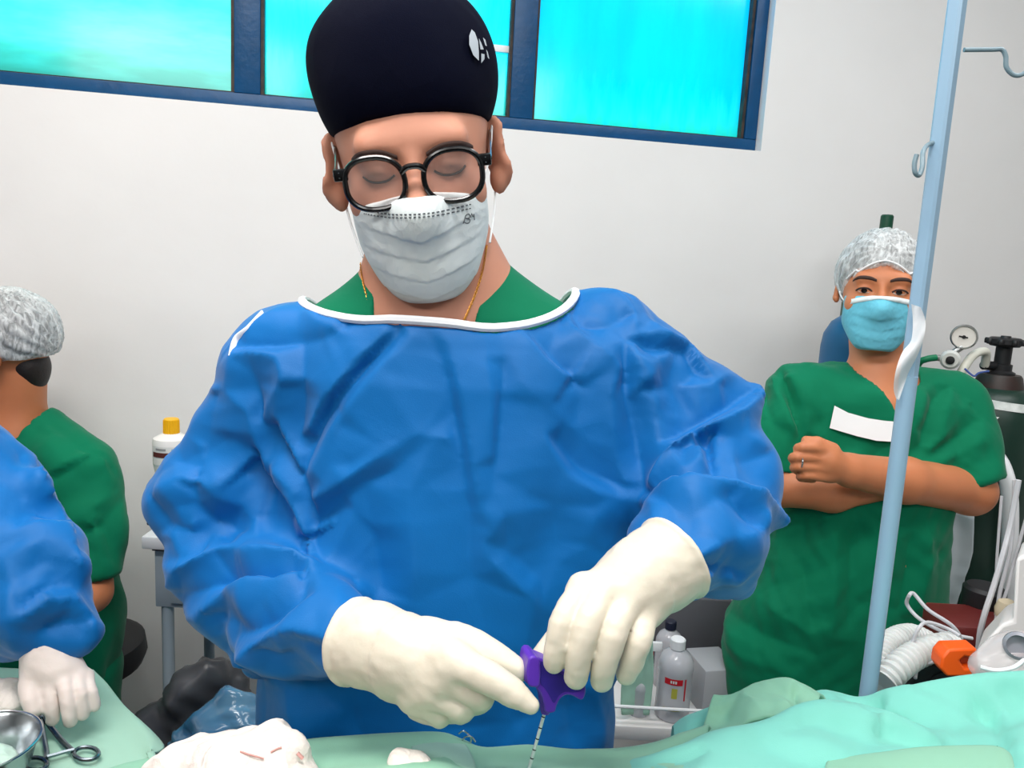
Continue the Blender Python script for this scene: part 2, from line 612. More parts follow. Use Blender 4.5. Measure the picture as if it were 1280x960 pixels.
m_wall = mat('white wall paint', (243, 241, 239), 0.55, var=0.04, vscale=3.0, bump=0.06, bscale=9.0, bump2=0.05, b2scale=120)
m_floor = mat('grey floor', (66, 62, 60), 0.5, var=0.15, vscale=3.0)
m_ceil = mat('ceiling white', (225, 225, 225), 0.8, bump=0.05, bscale=40)
m_frame = mat('blue window paint', (0, 74, 122), 0.4, var=0.15, vscale=20, bump=0.2, bscale=50)
m_gasket = mat('dark glazing seal', (18, 22, 26), 0.6, rgb2=(70, 55, 45), vscale=30)

# window corners from where they stand in the wall
uL, zL = wuv(wall_at(0, 105)); uR, zR = wuv(wall_at(951, 189))
zs = 0.5 * (zL + zR)                           # underside of the window
u_right = uR; u_left = uR - 2.35
z_top = zs + 0.78
HU0, HU1 = -3.4, 3.6
H = 2.9
T = 0.18                                      # wall thickness


def wall_piece(mb, u0, u1, z0, z1): mb.box(wp((u0 + u1) / 2, (z0 + z1) / 2, -T / 2), ((u1 - u0) / 2, T / 2, (z1 - z0) / 2), RW)


mb = MB()
wall_piece(mb, HU0, u_left, 0, H); wall_piece(mb, u_right, HU1, 0, H)
wall_piece(mb, u_left, u_right, 0, zs); wall_piece(mb, u_left, u_right, z_top, H)
tag(mb.build('wall_back', m_wall, smooth=False, sharp=None), 'white painted wall with a high blue window behind the surgeon', kind='structure')
mb = MB(); mb.box((0, 0.6, -0.03), (5, 3.4, 0.03)); tag(mb.build('floor', m_floor, smooth=False, sharp=None), 'grey floor in shadow under the tables', kind='structure')
mb = MB(); mb.box((0, 0.6, H + 0.03), (5, 3.4, 0.03)); tag(mb.build('ceiling', m_ceil, smooth=False, sharp=None), 'white ceiling above the theatre', kind='structure')
pL = wp(HU0, 0); pR = wp(HU1, 0)
mb = MB(); mb.box((pL[0] - 0.09, -0.6, H / 2), (0.09, 2.0, H / 2)); tag(mb.build('wall_left', m_wall, smooth=False, sharp=None), 'white side wall on the left', kind='structure')
mb = MB(); mb.box((pR[0] + 0.09, 0.1, H / 2), (0.09, 2.65, H / 2)); tag(mb.build('wall_right', m_wall, smooth=False, sharp=None), 'white side wall on the right', kind='structure')

mb = MB(); mb.box((0, -2.6, H / 2), (5, 0.09, H / 2)); tag(mb.build('wall_front', mat('grey tile wall', (150, 155, 158), .5), smooth=False, sharp=None), 'white wall behind the viewer', kind='structure')

# window: frame members, seals and panes
win = thing('window_1', 'high window with blue metal frame and cyan film panes', None, tuple(wp((u_left + u_right) / 2, zs)))
win['kind'] = 'structure'
fo = -0.055                                   # the frame sits a little back in the opening


def member(u0, u1, z0, z1, name='frame_bar', m=m_frame, o=fo, dep=0.022, bev=0.003):
    b = MB(); b.box(wp((u0 + u1) / 2, (z0 + z1) / 2, o), ((u1 - u0) / 2, dep, (z1 - z0) / 2), RW, bev); return b.build(name, m, win)


def uat(px, py): return wuv(wall_at(px, py, fo))[0]


fr = 0.036
g_r0, g_r1 = uat(668, 100), u_right - 0.045    # right pane
g_m0, g_m1 = uat(330, 60), uat(637, 60)
g_l1 = uat(291, 60); g_l0 = g_l1 - (g_m1 - g_m0) * 1.05
member(u_left, u_right, zs, zs + fr, 'bottom_rail'); member(u_left, u_right, z_top - fr, z_top, 'top_rail')
member(u_left, g_l0, zs + fr, z_top - fr, 'stile'); member(g_r1 + 0.008, u_right, zs + fr, z_top - fr, 'stile')
member(g_l1 + 0.006, g_m0 - 0.006, zs + fr, z_top - fr, 'mullion'); member(g_m1 + 0.006, g_r0 - 0.004, zs + fr, z_top - fr, 'mullion')


def pane_mat(name, c1, c2, c3, seed, sp):
    """stained translucent film on glass: grime bands along the lower edge and streaks"""
    m = bpy.data.materials.new(name); m.use_nodes = True; nt = m.node_tree; N = nt.nodes; L = nt.links
    for n in list(N):
        if n.type != 'OUTPUT_MATERIAL': N.remove(n)
    out = next(n for n in N)
    tc = N.new('ShaderNodeTexCoord'); mp = N.new('ShaderNodeMapping'); mp.inputs['Location'].default_value = (seed, seed * .7, 0)
    mp.inputs['Scale'].default_value = (1.2, 1.2, 5.0) if sp == 'h' else (7.0, 7.0, 1.2)
    L.new(tc.outputs['Object'], mp.inputs['Vector'])
    n1 = N.new('ShaderNodeTexNoise'); n1.inputs['Scale'].default_value = 2.2; n1.inputs['Detail'].default_value = 5; n1.inputs['Roughness'].default_value = .65
    L.new(mp.outputs['Vector'], n1.inputs['Vector'])
    r1 = N.new('ShaderNodeValToRGB'); e = r1.color_ramp.elements
    e[0].position = .35; e[0].color = (*s2l(c2), 1); e[1].position = .62; e[1].color = (*s2l(c1), 1)
    L.new(n1.outputs['Fac'], r1.inputs['Fac'])
    # grime rising from the sill
    sx = N.new('ShaderNodeSeparateXYZ'); L.new(tc.outputs['Object'], sx.inputs['Vector'])
    n2 = N.new('ShaderNodeTexNoise'); n2.inputs['Scale'].default_value = 6.0; n2.inputs['Detail'].default_value = 6
    L.new(mp.outputs['Vector'], n2.inputs['Vector'])
    ad = N.new('ShaderNodeMath'); ad.operation = 'MULTIPLY_ADD'; ad.inputs[1].default_value = -.22
    L.new(n2.outputs['Fac'], ad.inputs[0]); L.new(sx.outputs['Z'], ad.inputs[2])
    mr = N.new('ShaderNodeMapRange'); mr.inputs['From Min'].default_value = -.06; mr.inputs['From Max'].default_value = .06
    mr.inputs['To Min'].default_value = 1; mr.inputs['To Max'].default_value = 0
    L.new(ad.outputs[0], mr.inputs['Value'])
    mx = N.new('ShaderNodeMixRGB'); L.new(mr.outputs['Result'], mx.inputs[0]); L.new(r1.outputs['Color'], mx.inputs[1]); mx.inputs[2].default_value = (*s2l(c3), 1)
    tr = N.new('ShaderNodeBsdfTranslucent'); L.new(mx.outputs[0], tr.inputs['Color'])
    gl = N.new('ShaderNodeBsdfGlossy'); gl.inputs['Roughness'].default_value = .12
    ms = N.new('ShaderNodeMixShader'); ms.inputs[0].default_value = .03
    L.new(tr.outputs[0], ms.inputs[1]); L.new(gl.outputs[0], ms.inputs[2]); L.new(ms.outputs[0], out.inputs['Surface'])
    return m


def pane(u0, u1, m):
    z0 = zs + fr - .002; z1 = z_top - fr
    b = MB(); b.box(wp((u0 + u1) / 2, (z0 + z1) / 2, fo - .012), ((u1 - u0) / 2, .003, (z1 - z0) / 2), RW)
    p = b.build('pane', m, win, smooth=False, sharp=None)
    for (a, c, d, e) in ((u0 - .006, u0 + .002, z0, z1), (u1 - .002, u1 + .006, z0, z1), (u0, u1, z0 - .004, z0 + .005)):
        member(a, c, d, e, 'glazing_seal', m_gasket, fo + .004, .012, 0)
    return p


pane(g_l0, g_l1, pane_mat('film pane green', (120, 236, 236), (160, 246, 228), (120, 206, 196), 1.3, 'h'))
pane(g_m0, g_m1, pane_mat('film pane teal', (40, 226, 240), (90, 236, 236), (100, 222, 214), 4.1, 'v'))
pane(g_r0, g_r1, pane_mat('film pane cyan', (0, 214, 250), (0, 222, 250), (95, 230, 220), 7.7, 'v'))
m_strip = mat('white pane strip', (250, 252, 252), .4)
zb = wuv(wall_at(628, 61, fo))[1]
member(uat(560, 60), g_m1, zb - .009, zb + .009, 'white_strip', m_strip, fo - .004, .006, .002)  # plain white strip across the right part of the middle pane
# ------------------------------------------------------------------ people: shared pieces
m_skin = mat('light tan skin', (204, 142, 116), 0.6, sss=0.12, sss_rad=(0.008, 0, 0), var=0.12, vscale=14, bump=0.05, bscale=220)
m_skin2 = mat('warm brown skin', (206, 128, 86), 0.5, sss=0.12, sss_rad=(0.008, 0, 0), var=0.12, vscale=12, bump=0.05, bscale=220)
m_gown = cloth_mat('blue non-woven gown', (4, 108, 182), 0.52, crease=0.12, cscale=16, var=0.22, sheen=0.15, spec=0.28)
m_gown_trim = mat('white gown binding', (238, 240, 244), 0.7, bump=0.2, bscale=300)
m_scrub = cloth_mat('green scrub cotton', (0, 118, 82), 0.8, crease=0.12, cscale=14, var=0.15, sheen=0.1, spec=0.2)
m_glove = mat('cream latex glove', (222, 213, 194), 0.45, var=0.05, vscale=18, bump=0.16, bscale=70, sss=0.08, sss_rad=(0.004, 0, 0))
m_navy = cloth_mat('navy cap cotton', (3, 6, 26), 0.9, crease=0.1, cscale=18, var=0.2, sheen=0.0, spec=0.1)
m_maskw = cloth_mat('white pleated mask', (228, 236, 236), 0.75, crease=0.10, cscale=40, var=0.04, sheen=0.1, spec=0.2)
m_maskb = cloth_mat('light blue pleated mask', (112, 198, 220), 0.75, crease=0.10, cscale=40, var=0.12, sheen=0.1, spec=0.2)
m_black = mat('black acetate', (10, 10, 12), 0.25, coat=0.4)
m_gold = mat('gold chain', (212, 150, 70), 0.3, metal=1.0)
m_steel = mat('polished steel', (190, 195, 198), 0.22, metal=1.0, bump=0.05, bscale=60)
m_white = mat('white plastic', (236, 236, 238), 0.4)
m_elastic = mat('white elastic', (236, 238, 238), 0.8)
m_brow = mat('dark brown hair', (64, 44, 38), 0.8, bump=0.4, bscale=300)
m_trouser = m_scrub
m_shoe = mat('white clog rubber', (215, 215, 215), 0.6)


def head_sdf(R, c, s=1.0, lid=0.0, jaw=1.0, ear=1.0):
    """a face and skull in local axes (face towards -y), placed by rotation R, centre c, scale s"""
    sk = ell((0, .012, .035), (.0775, .097, .087)); fa = ell((0, -.036, -.028), (.0645, .058, .082)); ja = ell((0, -.043, -.075), (.049 * jaw, .046, .040)); ch = ell((0, -.078, -.098), (.022, .02, .018))
    br = seg((-.038, -.079, .022), (.038, -.079, .022), .0135); no = seg((0, -.090, .006), (0, -.110, -.034), .0085, .0125)
    nw = union([ell((i * .011, -.103, -.036), (.0085, .009, .0075)) for i in (-1, 1)])
    so = union([ell((i * .0315, -.1, .002), (.0205, .014, .0125)) for i in (-1, 1)])
    eb = union([ell((i * .0315, -.0775, .0015), (.0155, .0145, .0135)) for i in (-1, 1)])
    ck = union([ell((i * .041, -.068, -.03), (.022, .02, .02)) for i in (-1, 1)])
    li = union([seg((-.018, -.093, -.067), (.018, -.093, -.067), .007), seg((-.016, -.092, -.076), (.016, -.092, -.076), .0075)])
    ears = []
    for i in (-1, 1):
        Re = rotm('Z', i * 32) @ rotm('X', -12)
        ears.append((ell((i * (.0765 + .009 * ear), .016, -.004), (.0090 * ear, .022 * ear, .036 * ear), Re), ell((i * (.0765 + .019 * ear), .007, .000), (.0060, .010 * ear, .020 * ear), Re), ell((i * (.0765 + .0055 * ear), .008, -.034 * ear), (.007 * ear, .010 * ear, .013 * ear), Re)))

    def f(P):
        q = ((P - c) @ R) / s
        d = smin(sk(q), fa(q), .03); d = smin(d, ja(q), .025); d = smin(d, ch(q), .02); d = smin(d, ck(q), .02)
        d = smin(d, br(q), .014); d = smin(d, no(q), .010); d = smin(d, nw(q), .006)
        d = smax(d, -so(q), .012); d = smin(d, eb(q), .004); d = smin(d, li(q), .006)
        for (e, e2, e3) in ears:
            ee = smin(e(q), e3(q), .008); ee = smax(ee, -e2(q), .005); d = smin(d, ee, .006)
        return d * s
    return f


class Head:
    def __init__(s, R, c, sc):
        s.R = R; s.c = np.array(c, float); s.s = sc

    def w(s, p): return s.R @ (np.array(p, float) * s.s) + s.c

    def loc(s, P): return ((P - s.c) @ s.R) / s.s

    def lift(s, f, x, z, off=.0005, y0=-.2):
        """point of a surface in front of local (x, z)"""
        p = ray(s.w((x, y0, z)), s.R @ np.array([0, 1.0, 0]), f, .4)
        if p is None: p = s.w((x, -.08, z))
        return p - s.R @ np.array([0, 1.0, 0]) * off


def brow(hd, f, side, parent, pts, wd):
    """a thick tapering eyebrow on the brow ridge"""
    L = spline(pts, 6); n = len(L); V = []; F = []
    for i, (x, z) in enumerate(L):
        t = i / (n - 1); hw = wd * (0.55 + 0.9 * math.sin(math.pi * min(t * .8 + .15, 1))) * .5
        for k, (dz, o) in enumerate(((-1, .0003), (-.4, .0022), (.4, .0022), (1, .0003))): V.append(hd.lift(f, side * x, z + dz * hw, o))
    for i in range(n - 1):
        for k in range(3): F.append((i * 4 + k, i * 4 + k + 1, i * 4 + k + 5, i * 4 + k + 4))
    return put('eyebrow', V, F, m_brow, parent)


def mask_sdf(hd, zt, zb, xw, bulge, slope=-.06):
    """pleated face mask, in head axes"""
    base = union([ell((0, -.03, -.038), (.070, .077 + bulge, .068)), ell((0, -.062, -.088), (.047, .048 + bulge, .046)), seg((0, -.092, -.01), (0, -.113, -.038), .010, .015)], .03)
    def f(P):
        q = hd.loc(P); x = np.abs(q[:, 0])
        d = base(q) - .003
        z = q[:, 2]
        ph = ((-z + .25 * x) / .020) % 1.0
        d = d - .0013 * (ph - .5) * np.clip((.06 - x) / .02, 0, 1) * np.clip((-.03 - z) / .02, 0, 1) * np.clip((-z + .05 - .02) / .03, 0, 1)
        top = zt - slope * np.maximum(x - .014, 0)
        bot = zb + np.maximum(x - .03, 0) ** 1.5 * 7.0
        d = smax(d, z - top, .004); d = smax(d, bot - z, .006)
        d = smax(d, x - xw, .004); d = smax(d, q[:, 1] + .012, .01)
        return d * hd.s
    return f


def strip_on(f, pixels, width, mat_, name, parent, off=.0012, n=6):
    """a flat strip laid on a surface along a pixel polyline"""
    L = spline(pixels, n); pts = [hit(x, y, f) for x, y in L]; pts = np.array([p for p in pts if p is not None])
    if len(pts) < 2: return None
    G = grad(f, pts); V = []; F = []
    for i, p in enumerate(pts):
        t = pts[min(i + 1, len(pts) - 1)] - pts[max(i - 1, 0)]; t /= np.linalg.norm(t) + 1e-9
        b = np.cross(G[i], t)
        for (k, o) in ((-1, -.001), (-1, off), (1, off), (1, -.001)): V.append(p + b * width * .5 * k + G[i] * o)
    m = len(pts)
    for i in range(m - 1):
        for k in range(3): F.append((i * 4 + k, i * 4 + k + 1, i * 4 + k + 5, i * 4 + k + 4))
    return put(name, V, F, mat_, parent)


def decal(f, poly, mat_, name, parent, off=.0008, sub=3):
    """a small flat patch laid on a surface inside a pixel outline"""
    poly = [np.array(p, float) for p in poly]; c = sum(poly) / len(poly); V = []; F = []
    n = len(poly); rings = [c + (p - c) * 0 for p in [c]]
    pts2 = [c]
    for r in range(1, sub + 1):
        for p in poly: pts2.append(c + (p - c) * r / sub)
    P3 = []
    for p in pts2:
        h_ = hit(p[0], p[1], f); P3.append(h_ if h_ is not None else P3[-1])
    P3 = np.array(P3); G = grad(f, P3); V = P3 + G * off
    for k in range(n): F.append((0, 1 + k, 1 + (k + 1) % n))
    for r in range(1, sub):
        a = 1 + (r - 1) * n; b = 1 + r * n
        for k in range(n): F.append((a + k, b + k, b + (k + 1) % n, a + (k + 1) % n))
    return put(name, V, F, mat_, parent)


def folds_disp(f, folds, cr):
    """cloth relief: drawn folds (pixel polylines found on the cloth) + crumple"""
    prep = []
    for (poly, wd, amp) in folds:
        pts = [hit(x, y, f) for (x, y) in spline(poly, 3)]
        pts = [p for p in pts if p is not None]
        if len(pts) > 1: prep.append((np.array(pts), wd, amp))
    def d(V, G):
        o = np.zeros(len(V))
        for (pts, wd, amp) in prep:
            lo = pts.min(0) - 2.5 * wd; hi = pts.max(0) + 2.5 * wd
            m = ((V > lo) & (V < hi)).all(1)
            if not m.any(): continue
            e, t = polydist(V[m], pts)
            fade = np.clip(np.minimum(t, 1 - t) * 5, .15, 1)
            o[m] += amp * fade * np.maximum(0, 1 - e / wd) ** 1.1 if amp > 0 else amp * fade * np.exp(-(e / wd * 1.6) ** 2)
        return o + cr(V, G)
    return d


def relief(net, rings, zoom=None):
    """flat cloth facets between crests and valleys. net: [(window, [(polyline, height mm)...])], window = (x0, y0, scale)"""
    from mathutils.geometry import delaunay_2d_cdt
    P = []; Hh = []
    for (x0, y0, k), lines in net:
        for (poly, hmm) in lines:
            q = np.array(poly, float) / k + (x0, y0)
            L = np.linalg.norm(np.diff(q, axis=0), axis=1).sum(); n = max(2, int(L / 7))
            cum = np.concatenate([[0], np.cumsum(np.linalg.norm(np.diff(q, axis=0), axis=1))]); t = np.linspace(0, cum[-1], n)
            xs = np.interp(t, cum, q[:, 0]); ys = np.interp(t, cum, q[:, 1])
            for a in range(n):
                e = min(a, n - 1 - a) / max(1, (n - 1)) * 2
                P.append((xs[a], ys[a])); Hh.append(hmm * .001 * min(1, .45 + e))
    for r in rings:
        for q in spline(r, 5): P.append(tuple(q)); Hh.append(0.0)
    P = np.array(P); Hh = np.array(Hh)
    vc, ed, fc, ov, _, _ = delaunay_2d_cdt([Vector(p) for p in P], [], [], 0, .3)
    hv = np.array([Hh[o].mean() if len(o) else 0 for o in ov]); vc = np.array([tuple(v) for v in vc])

    def d(V, G):
        q = (V - CAM) @ W2C.T
        x = q[:, 0] / q[:, 2] * FPX + 640; y = q[:, 1] / q[:, 2] * FPX + 480
        view = (V - CAM) / np.linalg.norm(V - CAM, axis=1)[:, None]
        fw = np.clip(-(G * view).sum(1) * 2.2, 0, 1)
        o = np.zeros(len(V))
        order = np.argsort(x); xs = x[order]
        for f in fc:
            if len(f) != 3: continue
            (ax, ay), (bx, by), (cx, cy) = vc[list(f)]; D = (by - cy) * (ax - cx) + (cx - bx) * (ay - cy)
            if abs(D) < 1e-9: continue
            i0, i1 = np.searchsorted(xs, [min(ax, bx, cx), max(ax, bx, cx)])
            s = order[i0:i1]
            if not len(s): continue
            l1 = ((by - cy) * (x[s] - cx) + (cx - bx) * (y[s] - cy)) / D; l2 = ((cy - ay) * (x[s] - cx) + (ax - cx) * (y[s] - cy)) / D; l3 = 1 - l1 - l2
            m = (l1 >= -1e-6) & (l2 >= -1e-6) & (l3 >= -1e-6)
            if m.any(): o[s[m]] = (l1 * hv[f[0]] + l2 * hv[f[1]] + l3 * hv[f[2]])[m]
        return o * fw
    return d


# hands -------------------------------------------------------------
def hand_sdf(wrist, fingers, thumb, palm_r, kpalm=.014, extra=()):
    """wrist: [(p, r)...] towards the knuckles; fingers: lists of (p, r), first the knuckle"""
    fs = []
    wp_, wr = [a for a, b in wrist], [b for a, b in wrist]
    arm = chain(wp_, wr, .01)
    palm = [seg(wp_[-1], f[0][0], wr[-1] * .62, palm_r) for f in fingers]
    palm += [seg(fingers[i][0][0], fingers[i + 1][0][0], palm_r * .95) for i in range(len(fingers) - 1)]
    palm += [seg(thumb[0][0], fingers[0][0][0], thumb[0][1], palm_r)]
    palm += list(extra)
    P_ = union(palm, kpalm)
    def bend(f):
        q = spline([(*a, b) for a, b in f], 4); return chain(q[:, :3], q[:, 3], 0)
    fg = [bend(f) for f in fingers]
    th = bend(thumb)
    def f(Q):
        d = smin(arm(Q), P_(Q), .014)
        e = fg[0](Q)
        for g in fg[1:]: e = smin(e, g(Q), .0015)
        d = smin(d, e, .007)
        return smin(d, th(Q), .008)
    return f


def cone_hand(js):
    return [(J(x, y, d), r) for (x, y, d, r) in js]


def bounds(pts, pad):
    P = np.array(pts); return P.min(0) - pad, P.max(0) + pad


def glove_wrinkle(a=.0008, freq=55, seed=3):
    def d(V, G):
        return a * (crumple(V * np.array([1, 1, 1.6]), freq, seed) * 1.2) + a * .6 * vnoise(V, freq * 2, seed + 5)
    return d


def legs(name, cx, cy, ztop, parent, mt, gap=.10, r=.085):
    f = union([chain([(cx + s * gap, cy, ztop), (cx + s * gap, cy + .005, .48), (cx + s * gap, cy + .01, .06)], [r, r * .85, r * .75], .02) for s in (-1, 1)], .02)
    g = lambda P: smax(f(P), .05 - P[:, 2], .01)
    sdf(name, g, (cx - gap - r - .05, cy - r - .05, .03), (cx + gap + r + .05, cy + r + .06, ztop + r + .03), .014, mt, parent)
    for s in (-1, 1):
        h = union([ell((cx + s * gap, cy - .06, .035), (.048, .125, .05)), ell((cx + s * gap, cy + .03, .045), (.045, .06, .06))], .03)
        k = lambda P: smax(h(P), .002 - P[:, 2], .004)
        sdf('shoe', k, (cx + s * gap - .07, cy - .21, -.01), (cx + s * gap + .07, cy + .12, .13), .010, m_shoe, parent)
# ------------------------------------------------------------------ the surgeon
SX, SY = -0.085, 0.865
surgeon = thing('person', 'person in blue gown, navy cap and black glasses pushing a purple needle', 'person', (SX, SY, 0))
RH_ = rotm('Y', -8.5) @ rotm('X', 14.5) @ rotm('Z', 5)
HS = Head(RH_, J(519, 197, .82), 1.05)
hsdf = head_sdf(HS.R, HS.c, HS.s)
shR = np.array([-.262, .885, 1.415]); shL = np.array([.098, .89, 1.445]); nb = np.array([-.092, .885, 1.50])
neck = chain([HS.w((0, .03, -.06)), nb + (0, -.005, .02), nb + (0, .0, -.05)], [.066, .070, .080], .02)
clav = union([seg(shR + (.03, 0, -.01), nb + (-.03, -.01, -.02), .042, .06), seg(nb + (.03, -.01, -.02), shL + (-.03, 0, -.01), .06, .042)], .03)
chest_rows = [(.95, -.085, .875, .165, .11), (1.15, -.085, .875, .165, .105), (1.30, -.085, .875, .17, .105), (1.42, -.085, .88, .165, .09), (1.47, -.085, .885, .12, .07)]
torso_in = stack(chest_rows)
trap = union([seg(nb + (0, .015, .035), shR + (.05, 0, -.02), .05, .040), seg(nb + (0, .015, .035), shL + (-.05, 0, -.02), .05, .040)], .03)


def body_f(P):
    d = smin(torso_in(P), clav(P), .05); d = smin(d, trap(P), .04) + .004
    d = smin(d, neck(P), .045)
    return smin(d, hsdf(P), .02)


armR = [shR + (.02, 0, -.03), J(285, 590, .90), J(303, 715, .885), J(365, 773, .79), J(455, 806, .70)]
armL = [shL + (-.02, 0, -.03), J(865, 500, .885), J(905, 600, .85), J(885, 660, .77), J(822, 706, .69)]
arms_in = union([chain(armR, [.040, .040, .038, .034, .022], .02), chain(armL, [.040, .040, .038, .034, .022], .02)])
full_body = lambda P: smin(body_f(P), arms_in(P), .03)
sdf('body', full_body, (-.46, .58, .98), (.36, 1.06, 1.86), .0042, m_skin, surgeon)


# scrub top under the gown, with a V neck
def scrub_f(P):
    d = smin(torso_in(P), clav(P), .05); d = smin(d, trap(P), .045) - .006
    x = P[:, 0] + .096 + (P[:, 2] - 1.48) * -.03
    hole = np.sqrt((x / .061) ** 2 + ((P[:, 1] - .865) / .075) ** 2) - 1
    hole = hole * .06
    vee = np.maximum(np.abs(x) - np.clip(.052 + (P[:, 2] - 1.47) * .06, 0, .062), P[:, 1] - .88)
    vee = np.maximum(vee, 1.34 - P[:, 2])
    d = smax(d, -np.minimum(hole, vee), .004)
    return smax(d, 1.25 - P[:, 2], .01)


sdf('scrub_top', scrub_f, (-.36, .72, 1.24), (.22, 1.0, 1.60), .004, m_scrub, surgeon)

# gown -----------------------------------------------------------------
g_rows = [(.40, -.07, .88, .235, .165), (.80, -.07, .875, .225, .155), (1.02, -.068, .87, .215, .142), (1.18, -.072, .868, .198, .134), (1.32, -.078, .87, .188, .130), (1.42, -.082, .875, .185, .112), (1.46, -.085, .88, .16, .095)]
g_torso = stack(g_rows, 2.5)
g_sh = union([seg(shR + (.0, 0, -.005), nb + (-.02, -.02, -.04), .060, .083), seg(nb + (.02, -.02, -.04), shL, .083, .060)], .03)
g_armR = chain([J(352, 455, .885), J(274, 622, .90), J(303, 712, .885), J(366, 771, .80), J(452, 806, .705)], [.056, .066, .060, .054, .031], .03)
g_armL = union([chain([J(758, 425, .89), J(862, 512, .885), J(900, 600, .85), J(880, 662, .77), J(826, 704, .695)], [.056, .056, .060, .054, .032], .03), seg(J(770, 480, .87), J(822, 590, .845), .065, .05)], .03)
# loose corners of the sleeves
tips = union([seg(J(275, 620, .895), J(215, 622, .88), .066, .022), seg(J(295, 700, .885), J(238, 712, .87), .058, .026),
              seg(J(305, 760, .85), J(315, 830, .83), .055, .012), seg(J(380, 800, .78), J(402, 828, .775), .045, .012),
              seg(J(890, 530, .865), J(945, 492, .855), .055, .010), seg(J(900, 640, .80), J(974, 652, .80), .060, .008),
              seg(J(885, 685, .77), J(924, 729, .77), .050, .010), seg(J(850, 712, .71), J(862, 738, .72), .036, .012)], 0)
NKC = np.array([-.089, .885, 1.50]); NKA = np.array([.05, -.42, .90]); NKA /= np.linalg.norm(NKA)
NKU = np.array([1.0, 0, .02]); NKU -= (NKU @ NKA) * NKA; NKU /= np.linalg.norm(NKU); NKV = np.cross(NKA, NKU)
NA, NB = .154, .108


g_side = chain([J(738, 520, .875), J(744, 620, .865), J(742, 700, .865), J(728, 800, .865)], [.045, .050, .046, .036], .02)


def gown_full(P):
    d = smin(smin(g_torso(P), g_side(P), .05), g_sh(P), .06)
    a = smin(g_armR(P), g_armL(P), 0)
    a = smin(a, tips(P), .022)
    d = smin(d, a, .030)
    return d


def gown_f(P):
    d = gown_full(P)
    q = P - NKC
    hole = (np.sqrt((q @ NKU / NA) ** 2 + (q @ NKV / NB) ** 2) - 1) * NB
    hole = np.maximum(hole, -(q @ NKA) - .12)
    return smax(d, -hole, .004)


